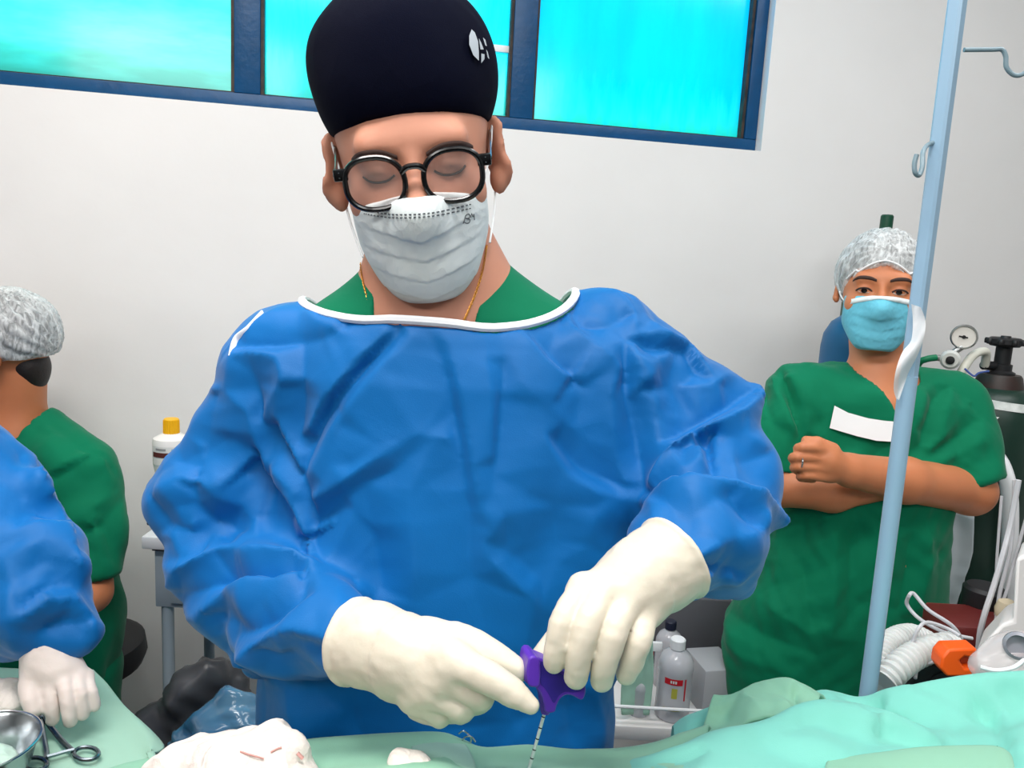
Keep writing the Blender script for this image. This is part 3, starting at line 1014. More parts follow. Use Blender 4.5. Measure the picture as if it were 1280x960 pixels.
S_NET = [
    ((180, 560, 3.2), [
        ([(30, 190), (100, 325), (310, 350), (345, 385)], -6), ([(100, 560), (165, 480), (260, 432), (345, 388)], 11), ([(345, 390), (410, 450), (480, 440), (620, 440), (720, 490)], 13),
        ([(180, 580), (300, 545), (390, 515), (560, 522), (640, 505)], -9), ([(230, 670), (330, 580), (440, 530), (550, 530), (660, 500), (840, 515)], 8), ([(250, 665), (310, 665), (320, 745)], -5),
        ([(320, 890), (420, 820), (540, 740), (640, 740), (720, 760)], 13), ([(310, 700), (350, 755), (440, 740), (540, 690), (640, 600)], -6), ([(560, 700), (700, 600), (850, 585), (870, 620)], 6),
        ([(640, 760), (720, 810), (800, 830)], -5), ([(840, 520), (910, 600)], 4), ([(660, 850), (670, 950)], -4), ([(480, 800), (560, 880), (600, 940)], -4),
        ([(235, 0), (205, 170), (190, 320)], -3), ([(230, 285), (330, 300), (400, 340)], -9), ([(405, 345), (470, 260), (480, 190)], 4), ([(60, 170), (150, 120), (230, 130), (320, 210), (400, 232)], 5),
        ([(440, 0), (500, 80), (590, 200), (660, 330), (650, 400)], 6), ([(650, 150), (665, 300), (645, 430)], -8), ([(480, 100), (560, 280), (620, 420)], -6), ([(400, 345), (500, 400), (620, 436)], 7),
        ([(120, 340), (180, 450), (240, 430)], 3), ([(120, 660), (200, 690), (260, 800)], 4)]),
    ((240, 340, 3.2), [
        ([(165, 340), (230, 320), (350, 335), (370, 390), (380, 440), (300, 540), (285, 600)], 6), ([(190, 300), (330, 290), (530, 262)], -6), ([(170, 260), (300, 180), (420, 110)], 4), ([(530, 262), (660, 200)], -2),
        ([(440, 420), (430, 560), (410, 680)], -6), ([(380, 450), (345, 560), (375, 660), (425, 790)], 5), ([(350, 620), (390, 720), (440, 850), (450, 960)], -6), ([(235, 565), (265, 690), (330, 760), (420, 880)], 9),
        ([(255, 700), (330, 860), (400, 960)], -7), ([(50, 465), (130, 472)], 4), ([(100, 490), (60, 640), (10, 900)], -3), ([(240, 400), (270, 500), (285, 590)], -4), ([(440, 150), (500, 200), (620, 250)], 3),
        ([(820, 240), (700, 360), (590, 480), (500, 620), (445, 760), (432, 840)], -8), ([(870, 270), (730, 410), (630, 530), (550, 650), (480, 790)], 5), ([(780, 240), (640, 395), (545, 500), (470, 630)], 5),
        ([(480, 905), (560, 870), (700, 770), (850, 680), (940, 650)], 5), ([(490, 935), (600, 890), (740, 800)], -3), ([(560, 910), (640, 960)], -5), ([(600, 560), (590, 700), (510, 860)], 3)]),
    ((690, 330, 3.2), [
        ([(80, 75), (180, 90), (270, 130), (320, 200), (345, 290)], 5), ([(100, 85), (50, 200), (35, 240)], -4), ([(90, 245), (200, 250), (310, 205)], -6), ([(60, 215), (130, 300), (220, 360), (280, 415)], 6),
        ([(290, 300), (300, 480), (312, 600), (370, 900)], -8), ([(325, 330), (350, 440), (345, 470), (372, 465), (425, 370)], 5), ([(130, 120), (180, 170), (260, 180)], 3), ([(345, 285), (420, 285), (540, 340), (570, 390), (640, 460)], 9),
        ([(345, 305), (380, 330), (520, 352)], -5), ([(325, 510), (500, 490), (530, 480)], -3), ([(535, 485), (610, 500), (680, 475), (692, 455)], 5), ([(540, 355), (600, 450)], -4), ([(690, 485), (760, 530), (815, 518)], -4),
        ([(838, 505), (740, 590), (620, 660), (520, 720), (460, 800), (410, 890)], 15), ([(820, 495), (720, 572), (600, 638), (500, 700)], -5), ([(570, 690), (570, 620)], -6), ([(632, 670), (615, 740), (632, 800), (620, 875)], -10),
        ([(520, 745), (600, 750), (615, 790), (540, 840), (470, 870)], 6), ([(645, 705), (760, 690), (850, 735)], 5), ([(650, 775), (720, 785), (860, 760)], -5), ([(400, 560), (420, 700), (400, 820)], 4)]),
    ((760, 540, 4.0), [
        ([(225, 335), (300, 297), (420, 282), (560, 282), (700, 307), (850, 392), (892, 452)], 15), ([(240, 305), (330, 275), (480, 258), (600, 254), (760, 284), (845, 360)], -8), ([(410, 645), (580, 545), (790, 464)], 7),
        ([(430, 668), (600, 690)], -6), ([(600, 692), (640, 742), (668, 758)], 6), ([(270, 530), (360, 482), (382, 462)], -6), ([(230, 450), (262, 350)], 5), ([(330, 400), (400, 450), (430, 560)], -4),
        ([(400, 725), (520, 700), (560, 770)], 4), ([(640, 380), (680, 420), (720, 480)], -3), ([(440, 420), (520, 360), (600, 330)], 3), ([(180, 500), (200, 440)], -4), ([(760, 500), (720, 620), (690, 720)], 3)]),
    ((440, 380, 2.526), [
        ([(260, 120), (300, 220), (330, 400), (365, 620), (375, 860)], -4), ([(300, 120), (340, 280), (378, 480), (405, 640)], 4), ([(410, 120), (440, 280), (440, 480)], 4), ([(480, 200), (465, 400), (445, 600)], -3),
        ([(480, 660), (420, 750)], 4), ([(420, 790), (520, 880), (600, 960)], 5), ([(490, 780), (600, 870)], -4), ([(490, 160), (540, 260), (640, 340), (720, 420)], 4), ([(570, 320), (620, 450), (680, 540), (760, 590), (900, 622)], 5),
        ([(645, 440), (720, 520), (860, 580)], -4), ([(570, 100), (650, 190), (725, 262)], -3), ([(530, 80), (620, 190), (720, 245)], 5), ([(0, 510), (100, 440), (220, 410), (300, 425)], 4), ([(0, 640), (60, 560), (140, 520)], -4),
        ([(180, 600), (200, 800), (190, 940)], 4), ([(60, 700), (90, 900)], -5), ([(760, 640), (740, 760)], 4), ([(640, 640), (650, 820)], -3), ([(820, 300), (830, 460), (860, 560)], 3)]),
    ((0, 0, 1), [([(330, 860), (322, 940)], -5), ([(360, 860), (380, 940)], 6), ([(430, 890), (470, 950)], -5), ([(640, 900), (660, 950)], 4), ([(710, 860), (720, 940)], -5), ([(745, 860), (750, 940)], 5)])]
S_RING = [[(375, 362), (320, 397), (272, 460), (230, 540), (190, 620), (198, 680), (212, 740), (255, 800), (310, 843), (330, 850), (312, 900), (318, 980)],
          [(716, 350), (765, 362), (830, 408), (900, 455), (952, 487), (968, 560), (976, 630), (984, 655), (955, 700), (930, 738), (880, 742), (840, 746)], [(385, 364), (470, 398), (560, 408), (650, 392), (708, 356)],
          [(776, 700), (770, 800), (772, 980)], [(400, 842), (440, 858)], [(320, 980), (772, 980)]]


def arm_mask(P):
    return np.clip((g_torso(P) - np.minimum(smin(g_armR(P), g_armL(P), 0), tips(P))) / .03, 0, 1)


def g_cr(V, G):
    # creased more on the sleeves than on the chest
    arm = arm_mask(V)
    s1 = creases(V, .085, 21, 5); s2 = creases(V, .05, 5, 5, .6, .05)
    t1 = creases(V * np.array([1, 1, .45]), .09, 77, 4, .5, .1)
    back = np.clip(G[:, 1] * 2 + .3, 0, 1)
    return arm * ((.0035 + .006 * back) * s1 + .0022 * s2) + (1 - arm) * ((.0015 + .005 * back) * t1 + .0006 * s2)


_rel = relief(S_NET, S_RING)
_V, _F = sdf_verts(gown_f, (-.50, .60, .38), (.40, 1.08, 1.58), .0038, lambda V, G: 1.4 * _rel(V, G) + g_cr(V, G))
put('gown', smoothmesh(_V, _F, 1, .5), _F, m_gown, surgeon)
nk = []
for i in range(72):
    a = 2 * math.pi * i / 72
    o = NKC + NKU * NA * math.cos(a) + NKV * NB * math.sin(a)
    p = ray(o + NKA * .15, -NKA, gown_full, .6)
    if p is not None: nk.append(p + NKA * .0015)
mb = MB(); mb.tube(nk, .0048, 8, closed=True); mb.build('neck_binding', m_gown_trim, surgeon)
strip_on(gown_full, [(330, 393), (312, 412), (297, 425), (291, 446)], .0018, m_gown_trim, 'tie_string', surgeon, .0055)

# legs under the hem
legs('trousers', SX, .88, .62, surgeon, m_trouser)

# cap -------------------------------------------------------------------
cap_b = union([ell((0, .018, .062), (.0870, .107, .085)), ell((0, .030, .100), (.083, .098, .068))], .04)


def cap_f(P):
    q = HS.loc(P)
    d = cap_b(q)
    cut = .047 - .16 * (q[:, 1] + .09) - .12 * np.maximum(np.abs(q[:, 0]) - .035, 0) - q[:, 2]
    return smax(d, cut, .005) * HS.s


def cap_dv(V, G):
    q = HS.loc(V)
    return .003 * vnoise(q, 18, 4) + .004 * crumple(q * np.array([1, 1, .6]), 14, 9, .5) * np.clip((q[:, 2] - .08) / .05, 0, 1)


capo = sdf('surgical_cap', cap_f, HS.c - .2, HS.c + .24, .0035, m_navy, surgeon, cap_dv)
m_emb = mat('pale cap print', (176, 184, 192), .8)
capd = lambda P: cap_f(P) - .0012
for k, poly in enumerate(([(589, 37), (593, 41), (597, 52), (598, 66), (598, 76), (591, 69), (586, 56), (586, 45)], [(598, 48), (601, 54), (604, 62), (600, 62)], [(601, 67), (605, 68), (605, 74), (601, 79)],
                          [(603, 47), (606, 50), (608, 58), (606, 57)], [(607, 62), (609, 65), (611, 74), (609, 72)])):
    decal(capd, poly, m_emb, 'printed_emblem', capo, .0006, 2)

# mask --------------------------------------------------------------------
mk = mask_sdf(HS, -.021, -.128, .0655, .002, .17)
masko = sdf('face_mask', mk, HS.c - .17, HS.c + .15, .0025, m_maskw, surgeon, lambda V, G: .0012 * crumple(HS.loc(V), 40, 8))
m_ink = mat('grey ink print', (92, 98, 102), .8)
for s in (-1, 1):
    e = HS.w((s * .082, .012, .022)); t = HS.w((s * .064, -.045, -.022)); b = HS.w((s * .064, -.045, -.085)); e2 = HS.w((s * .081, .022, -.03))
    mb = MB(); mb.tube(spline([t, HS.w((s * .074, -.02, -.005)), e], 6), .0012, 6); mb.build('ear_loop', m_elastic, surgeon)
    mb = MB(); mb.tube(spline([b, HS.w((s * .074, -.01, -.06)), e2], 6), .0012, 6); mb.build('ear_loop', m_elastic, surgeon)
for row in (0, 1):
    for pts in ([(455, 262 + row * 5), (490, 268 + row * 4), (540, 266 + row * 4), (590, 255 + row * 5)],):
        L = spline(pts, 9); mbp = MB()
        for i in range(0, len(L) - 1):
            p = hit(*L[i], mk)
            q_ = hit(*(L[i] * .5 + L[i + 1] * .5), mk)
            if p is not None and q_ is not None: mbp.tube([p, q_], .0006, 5)
        mbp.build('stitching', m_ink, masko)
# the maker's mark: a looped B and M drawn in thin strokes
for stroke in ([(578.5, 279.5), (580.5, 276), (582, 270), (585, 267.5), (587.5, 269.5), (586, 272.5), (582, 273), (587, 274), (586.5, 278), (583, 279.2), (580, 277)],
               [(588.5, 272.5), (589.5, 267), (591, 271), (592.2, 267.5), (593, 275)]):
    pts = [hit(x, y, mk) for x, y in spline(stroke, 4)]; pts = [p for p in pts if p is not None]
    mb = MB(); mb.tube(pts, .00055, 5); mb.build('printed_mark', m_ink, masko)

# glasses --------------------------------------------------------------------
gl = []
def lens_outline(s, n=36, k=1.0):
    out = []
    for i in range(n):
        a = 2 * math.pi * i / n
        ca, sa = math.cos(a), math.sin(a)
        x = .0262 * math.copysign(abs(ca) ** .85, ca) * k; z = .0225 * math.copysign(abs(sa) ** .85, sa) * k
        x += .0015 * max(0, sa)
        out.append(HS.w((s * .0345 + s * x, GY + .12 * abs(s * .0345 + s * x) ** 1.0 * .12, GZ + z)))
    return out
GY, GZ = -.112, -.006
frame_root = MB()
for s in (-1, 1): frame_root.tube(lens_outline(s), .0027, 10, closed=True)
frame_root.tube(spline([HS.w((-.0105, GY, GZ + .007)), HS.w((-.005, GY - .002, GZ + .0115)), HS.w((.005, GY - .002, GZ + .0115)), HS.w((.0105, GY, GZ + .007))], 5), .003, 10)
for s in (-1, 1): frame_root.box(HS.w((s * .0635, GY + .002, GZ + .0105)), (.0065, .003, .0055), HS.R, .0012)
gframe = frame_root.build('eyeglasses', m_black, surgeon)
for s in (-1, 1):
    mb = MB(); mb.tube(spline([HS.w((s * .0690, GY + .004, GZ + .0105)), HS.w((s * .0735, -.05, GZ + .013)), HS.w((s * .0785, .004, GZ + .022)), HS.w((s * .081, .028, .012)), HS.w((s * .079, .04, -.012))], 6), .0030, 8, flat=.55, up=(1, 0, 0))
    mb.build('temple_arm', m_black, gframe)
    for dz in (-.0022, .0022):
        mb = MB(); mb.lathe(HS.w((s * .0645, GY - .0012, GZ + .0105 + dz)), [(.0007, 0), (.0007, .0006), (0.0, .0007)], 8, -(HS.R @ np.array([0, 1.0, 0]))); mb.build('rivet', m_steel, gframe)
m_lens = bpy.data.materials.new('hazy spectacle lens'); m_lens.use_nodes = True
_n = m_lens.node_tree.nodes; _l = m_lens.node_tree.links; _n.remove(_n['Principled BSDF'])
_t = _n.new('ShaderNodeBsdfTransparent'); _t.inputs[0].default_value = (.74, .71, .71, 1); _g = _n.new('ShaderNodeBsdfPrincipled')
_g.inputs['Base Color'].default_value = (.62, .62, .62, 1); _g.inputs['Roughness'].default_value = .12
_x = _n.new('ShaderNodeMixShader'); _x.inputs[0].default_value = .12
_l.new(_t.outputs[0], _x.inputs[1]); _l.new(_g.outputs[0], _x.inputs[2]); _l.new(_x.outputs[0], _n['Material Output'].inputs[0])
for s in (-1, 1):
    o = lens_outline(s); c = sum(o) / len(o); V = [c + HS.R @ np.array([0, -.0018, 0])]; F = []
    n = len(o)
    for k in (.5, 1.0):
        for p in o: V.append(c + (p - c) * k + HS.R @ np.array([0, -.0018 * (1 - k * k), 0]))
    for i in range(n):
        j = (i + 1) % n
        F += [(0, 1 + i, 1 + j), (1 + i, 1 + n + i, 1 + n + j, 1 + j)]
    put('lens', V, F, m_lens, gframe)

# eyebrows, closed lids' lashes
for s in (-1, 1):
    brow(HS, hsdf, s, surgeon, [(.013, .012), (.028, .0175), (.046, .0175), (.057, .011)], .0042)
    L = [HS.lift(hsdf, s * x, z, .0004) for x, z in spline([(.018, -.0035), (.025, -.0075), (.033, -.0085), (.041, -.007), (.047, -.003)], 5)]
    mb = MB(); mb.tube(L, .0011, 6); mb.build('lash_line', m_brow, surgeon)

# gold chain on the neck
for pts in ([(452, 312), (452, 335), (456, 358), (463, 386)], [(607, 308), (602, 340), (592, 372), (579, 402)]):
    L = spline(pts, 14); mb = MB(); prev = None
    for i in range(len(L) - 1):
        a = hit(*L[i], body_f); b = hit(*L[i + 1], body_f)
        if a is None or b is None: continue
        g = grad(body_f, a[None])[0]; t = b - a; t /= np.linalg.norm(t); u = np.cross(g, t)
        nv = u if i % 2 else g * .8 + u * .3
        ring = [a + g * .0012 + t * .0016 * math.cos(q) + nv * .0010 * math.sin(q) for q in np.linspace(0, 2 * math.pi, 8, endpoint=False)]
        mb.tube(ring, .00045, 5, closed=True)
    mb.build('neck_chain', m_gold, surgeon)

# ------------------------------------------------------------------ the surgeon's gloved hands
RHj = dict(wrist=cone_hand([(447, 802, .705, .0375), (470, 807, .693, .036), (497, 815, .680, .0315), (515, 822, .670, .027)]),
           fingers=[cone_hand([(568, 828, .640, .0135), (612, 848, .622, .0122), (642, 867, .615, .0102), (664, 882, .612, .0056)]),
                    cone_hand([(555, 846, .644, .0130), (597, 866, .636, .0118), (594, 876, .654, .0108), (572, 876, .668, .0095)]),
                    cone_hand([(538, 860, .650, .0130), (574, 882, .642, .0116), (572, 888, .660, .0105), (548, 885, .672, .0092)]),
                    cone_hand([(521, 868, .658, .0120), (548, 890, .654, .0108), (544, 892, .670, .0100), (522, 886, .680, .0090)])],
           thumb=cone_hand([(535, 802, .668, .0170), (580, 803, .664, .0145), (618, 822, .657, .0122), (645, 838, .652, .0100)]))
rh = hand_sdf(RHj['wrist'], RHj['fingers'], RHj['thumb'], .0125, .012, extra=[seg(J(510, 822, .668), J(545, 840, .652), .026, .016), seg(J(505, 845, .68), J(522, 862, .668), .024, .015)])
allp = [p for k in RHj['fingers'] for p, r in k] + [p for p, r in RHj['wrist'] + RHj['thumb']]
# rolled cuffs
def cuffed(f, a, b, r0, r1, rim):
    """gloves end in an open cuff: cut the arm at a and roll the rim"""
    ax = (b - a) / np.linalg.norm(b - a)
    def g(P):
        d = f(P); q = P - a; t = q @ ax
        d = smax(d, -t, .003)
        rr = np.sqrt(np.maximum((q * q).sum(1) - t * t, 0))
        tor = np.sqrt((rr - r0) ** 2 + (t - .004) ** 2) - rim
        return smin(d, tor, .004)
    return g
def bead(f, a, b, r, rim):
    """the second glove's rolled edge"""
    ax = (b - a) / np.linalg.norm(b - a)
    def g(P):
        q = P - a; t = q @ ax; rr = np.sqrt(np.maximum((q * q).sum(1) - t * t, 0))
        d = f(P)
        return smin(np.where(t > 0, d - .0009, d), np.sqrt((rr - r) ** 2 + t ** 2) - rim, .003)
    return g
rh = bead(rh, J(497, 815, .680), J(520, 824, .668), .0315, .0016)
rh2 = cuffed(rh, J(440, 801, .708), J(500, 815, .678), .0375, .034, .0028)
lo, hi = bounds(allp, .06)
gR = sdf('glove', rh2, lo, hi, .0022, m_glove, surgeon, glove_wrinkle())
gR['label'] = 'cream latex glove pointing with the index finger'
LHj = dict(wrist=cone_hand([(838, 700, .692, .0385), (818, 714, .684, .0365), (797, 728, .674, .0315), (786, 733, .670, .029)]),
           fingers=[cone_hand([(731, 737, .656, .0118), (706, 772, .632, .0106), (697, 806, .628, .0098), (692.5, 827, .630, .0082)]),
                    cone_hand([(757, 741, .651, .0118), (736, 776, .624, .0106), (725, 815, .620, .0099), (720, 847, .625, .0086)]),
                    cone_hand([(784, 751, .651, .0116), (769, 786, .624, .0104), (757, 824, .622, .0097), (752, 851, .628, .0083)]),
                    cone_hand([(806, 763, .657, .0110), (799, 798, .632, .0098), (790, 826, .632, .0090), (783, 843, .636, .0078)])],
           thumb=cone_hand([(757, 740, .692, .017), (722, 778, .690, .0145), (695, 803, .684, .0115), (678, 822, .676, .0095)]))
lh = hand_sdf(LHj['wrist'], LHj['fingers'], LHj['thumb'], .0105, .010, extra=[seg(J(787, 733, .672), J(770, 742, .664), .027, .018)])
allp = [p for k in LHj['fingers'] for p, r in k] + [p for p, r in LHj['wrist'] + LHj['thumb']]
lh = bead(lh, J(806, 722, .678), J(786, 733, .670), .0335, .0016)
lh2 = cuffed(lh, J(846, 695, .695), J(796, 732, .672), .0385, .034, .0028)
lo, hi = bounds(allp, .06)
gL = sdf('glove', lh2, lo, hi, .0022, m_glove, surgeon, glove_wrinkle(seed=9))
gL['label'] = 'cream latex glove gripping the purple handle from above'
# ------------------------------------------------------------------ bouffant caps
def net_mat(name, dens):
    m = bpy.data.materials.new(name); m.use_nodes = True; N = m.node_tree.nodes; L = m.node_tree.links; N.remove(N['Principled BSDF'])
    tc = N.new('ShaderNodeTexCoord'); n = N.new('ShaderNodeTexNoise'); n.inputs['Scale'].default_value = 55; n.inputs['Detail'].default_value = 4; n.inputs['Distortion'].default_value = 1.5
    mp = N.new('ShaderNodeMapping'); mp.inputs['Scale'].default_value = (1.6, 1.6, .5); L.new(tc.outputs['Object'], mp.inputs['Vector']); L.new(mp.outputs['Vector'], n.inputs['Vector'])
    r = N.new('ShaderNodeMapRange'); r.inputs['From Min'].default_value = .35; r.inputs['From Max'].default_value = .65; r.inputs['To Min'].default_value = dens - .22; r.inputs['To Max'].default_value = dens + .25
    L.new(n.outputs['Fac'], r.inputs['Value'])
    d = N.new('ShaderNodeBsdfDiffuse'); d.inputs[0].default_value = (.86, .88, .88, 1); t = N.new('ShaderNodeBsdfTransparent'); x = N.new('ShaderNodeMixShader')
    L.new(r.outputs['Result'], x.inputs[0]); L.new(t.outputs[0], x.inputs[1]); L.new(d.outputs[0], x.inputs[2]); L.new(x.outputs[0], N['Material Output'].inputs[0])
    return m


m_net = net_mat('sheer white bouffant net', .52)
m_hair = mat('dark hair', (34, 26, 24), .55, bump=.5, bscale=200)
m_bluecyl = mat('blue cylinder paint', (0, 92, 138), .45, var=.1)


def bouffant(hd, parent, cutf, puff, knot=None, back=1.0):
    """thin gathered cap over dark hair"""
    b = union([ell((0, .018, .040), (.084 + puff, .106 * back + puff, .092 + puff)), ell((0, .055 * back ** 4, .035), (.074 + puff, .074 * back + puff, .072 + puff))], .03)
    hb = union([ell((0, .016, .036), (.0815, .102 * back, .091)), ell((0, .05 * back ** 4, .02), (.066, .068 * back, .07))], .03)
    def fc(P):
        q = hd.loc(P); return smax(b(q), cutf(q), .006) * hd.s
    def fh(P):
        q = hd.loc(P); return smax(hb(q), cutf(q) + .004, .006) * hd.s
    def dv(V, G):
        q = hd.loc(V); k = np.array(knot) if knot is not None else np.array([0, .02, .13])
        r = q - k; a = np.arctan2(r[:, 0], r[:, 2] * .6 + r[:, 1] * .8)
        return .0022 * np.sin(a * 26 + 3 * vnoise(q, 30, 2)) * np.clip(np.linalg.norm(r, axis=1) / .03, 0, 1) + .003 * crumple(q, 22, 4)
    sdf('hair', fh, hd.c - .2, hd.c + .2, .006, m_hair, parent)
    o = sdf('bouffant_cap', fc, hd.c - .22, hd.c + .22, .005, m_net, parent, dv)
    return o, fc


# ------------------------------------------------------------------ the nurse with crossed arms
WY = 1.56
woman = thing('person', 'person in green scrubs and light blue mask standing with crossed arms', 'person', tuple(JY(1080, 700, WY) * [1, 1, 0]))
HW = Head(rotm('Z', -22) @ rotm('X', -3), J(1099, 366, 1.58), .985)
wh = head_sdf(HW.R, HW.c, HW.s, jaw=.95, ear=.55)
wn = JY(1097, 478, WY + .01)
wneck = chain([HW.w((0, .03, -.06)), wn + (0, 0, .02), wn + (0, 0, -.05)], [.052, .054, .06], .02)
W_ROWS = [rowpx(1008, 1182, 474, WY, .07), rowpx(985, 1205, 498, WY, .09), rowpx(985, 1200, 560, WY - .01, .108), rowpx(980, 1182, 640, WY - .02, .118), rowpx(945, 1178, 720, WY - .02, .128), rowpx(905, 1172, 790, WY - .02, .135), rowpx(905, 1170, 880, WY - .02, .14), rowpx(905, 1170, 1010, WY - .02, .14)]
w_torso = stack(W_ROWS, 2.3)
w_sh = union([seg(wn + (0, .01, -.01), JY(995, 488, WY), .05, .052), seg(wn + (0, .01, -.01), JY(1192, 500, WY), .05, .052)], .03)
# arms: image-right arm on top, its fist resting on the other elbow
aL = [JY(1192, 510, WY), JY(1212, 613, 1.49), JY(1130, 600, 1.41), JY(1062, 588, 1.365)]
aR = [JY(990, 505, WY), JY(962, 605, 1.50), JY(1040, 615, 1.445), JY(1120, 602, 1.44)]
w_arms = union([chain(aL, [.038, .046, .041, .031], .02), chain(aR, [.038, .044, .036, .030], .02)], .012)
palm = union([seg(aL[-1], JY(1035, 576, 1.35), .028, .024), seg(JY(1035, 566, 1.35), JY(1036, 592, 1.352), .016)], .02)
fing = []
for (y, x0, r) in ((559, 1003, .0092), (571, 997, .0094), (583, 999, .0094), (594, 1006, .0086)):
    a = JY(1032, y + 2, 1.343); b = JY(x0, y, 1.338); c_ = JY(x0 - 5, y + 3, 1.362); d_ = JY(x0 + 10, y + 5, 1.383)
    q = spline([(*a, r * 1.15), (*b, r), (*c_, r * .92), (*d_, r * .85)], 3); fing.append(chain(q[:, :3], q[:, 3], 0))
thumb_w = chain([JY(1040, 562, 1.35), JY(1022, 553, 1.345), JY(1008, 551, 1.35)], [.013, .0105, .009], .003)


def w_hand(P):
    e = fing[0](P)
    for g in fing[1:]: e = smin(e, g(P), .0012)
    return smin(smin(palm(P), e, .006), thumb_w(P), .005)


def w_body(P):
    d = smin(w_torso(P) + .012, w_sh(P) + .014, .04); d = smin(d, wneck(P), .035); d = smin(d, wh(P), .018)
    return smin(d, smin(w_arms(P), w_hand(P), .010), .015)


_pts = [JY(x, y, Y) for x in (880, 1250) for y in (270, 700) for Y in (1.28, 1.72)]
lo, hi = bounds(_pts, .02)
sdf('body', w_body, lo, hi, .0050, m_skin2, woman)

w_sl = union([chain([JY(992, 500, WY), JY(975, 535, 1.535), JY(966, 575, 1.515)], [.057, .062, .062], .02), chain([JY(1190, 508, WY), JY(1205, 550, 1.53), JY(1212, 596, 1.50)], [.057, .064, .064], .02)], .0)
hemL = (JY(963, 585, 1.51), np.array([.08, .12, 1.0])); hemR = (JY(1212, 600, 1.495), np.array([-.30, .1, 1.0]))


def w_scrub_full(P):
    d = smin(w_torso(P), w_sh(P) - .002, .04)
    s = w_sl(P); left = P[:, 0] < woman.location[0]
    for (p, n), m in ((hemL, left), (hemR, ~left)):
        n = n / np.linalg.norm(n); cut = -((P - p) @ n)
        s = np.where(m, smax(s, cut, .004), s)
    return smin(d, s, .02)


def w_scrub(P):
    d = w_scrub_full(P)
    x = P[:, 0] - wn[0]; z = P[:, 2]
    zv = JY(1097, 524, 1.45)[2]
    vee = np.abs(x) - np.clip((z - zv) * .70, -.02, .078)
    vee = np.maximum(vee, P[:, 1] - (WY + .02))
    hole = (np.sqrt((x / .068) ** 2 + ((P[:, 1] - WY) / .07) ** 2) - 1) * .06
    hole = np.maximum(hole, JY(1097, 500, WY)[2] - z)
    return smax(d, -np.minimum(vee, hole), .004)


W_NET = [((920, 420, 3.691), [
    ([(190, 120), (230, 250), (300, 420), (310, 480)], -9), ([(150, 150), (200, 260), (260, 400)], 6), ([(260, 190), (310, 320), (330, 440)], 6), ([(350, 120), (420, 240), (500, 320)], 3), ([(120, 220), (160, 400)], -4),
    ([(540, 500), (560, 480), (580, 470)], -6), ([(980, 230), (920, 300), (880, 420), (860, 520)], -9), ([(1010, 240), (960, 330), (930, 460)], 6), ([(880, 250), (850, 360), (820, 430)], 4),
    ([(1090, 300), (1000, 400), (890, 520)], 6), ([(1120, 380), (1020, 470), (900, 550)], -5), ([(1150, 470), (1050, 530), (930, 580)], 5), ([(520, 120), (600, 330)], 3), ([(730, 220), (680, 330)], 3), ([(480, 520), (520, 560)], -4)]),
    ((760, 600, 2.46), [([(540, 90), (520, 200), (560, 330)], 6), ([(600, 90), (590, 250), (620, 420)], -7), ([(700, 80), (700, 260), (690, 480)], 6), ([(760, 90), (745, 300), (740, 500)], -6), ([(940, 130), (930, 280), (900, 420)], -9),
                          ([(980, 130), (985, 250), (950, 400)], 6), ([(430, 330), (520, 400), (620, 470)], 7), ([(360, 400), (480, 480), (640, 540)], -6), ([(300, 430), (420, 540), (560, 600)], 6), ([(860, 100), (850, 300)], 5)])]
W_RING = [[(940, 500), (950, 560), (975, 640), (905, 745), (870, 800), (890, 870)], [(1020, 455), (980, 470), (945, 490)], [(1165, 472), (1215, 505), (1240, 600)], [(1180, 650), (1172, 720), (1165, 870)], [(890, 900), (1165, 900)]]
_relw = relief(W_NET, W_RING)
w_fl = lambda V, G: 1.5 * _relw(V, G) + .0055 * creases(V, .08, 31, 4) + .002 * creases(V, .04, 33, 4)
lo, hi = bounds([JY(x, y, Y) for x in (860, 1265) for y in (440, 1000) for Y in (1.36, 1.72)], .02)
sdf('scrub_top', w_scrub, lo, hi, .0060, m_scrub, woman, w_fl)
legs('trousers', woman.location[0] - .02, WY, .62, woman, m_trouser, .10, .09)
m_tape = mat('white tape', (240, 240, 240), .6)
decal(lambda P: w_scrub_full(P) - .004, [(1043, 507), (1060, 516), (1085, 523), (1105, 526), (1127, 528), (1126, 553), (1095, 551), (1070, 545), (1050, 539), (1037, 535)], m_tape, 'name_tape', woman, .002, 3)
wm = mask_sdf(HW, -.013, -.118, .0665, .000)
wmask = sdf('face_mask', wm, HW.c - .17, HW.c + .15, .0036, m_maskb, woman, lambda V, G: .0014 * crumple(HW.loc(V), 36, 18))
strip_on(wm, [(1060, 378), (1075, 375), (1097, 372), (1116, 374), (1136, 378)], .010, m_maskw, 'nose_band', wmask, .0015)
for s in (-1, 1):
    mb = MB(); mb.tube(spline([HW.w((s * .063, -.045, -.025)), HW.w((s * .074, -.02, -.01)), HW.w((s * .083, .012, .02))], 5), .0016, 6); mb.build('ear_loop', m_elastic, woman)


def w_cut(q):   # below this the cap ends: arc over the forehead, down over the ears to the nape
    return .052 - .35 * (q[:, 1] + .09) - 9.0 * q[:, 0] ** 2 - .1 * np.abs(q[:, 0]) - q[:, 2]


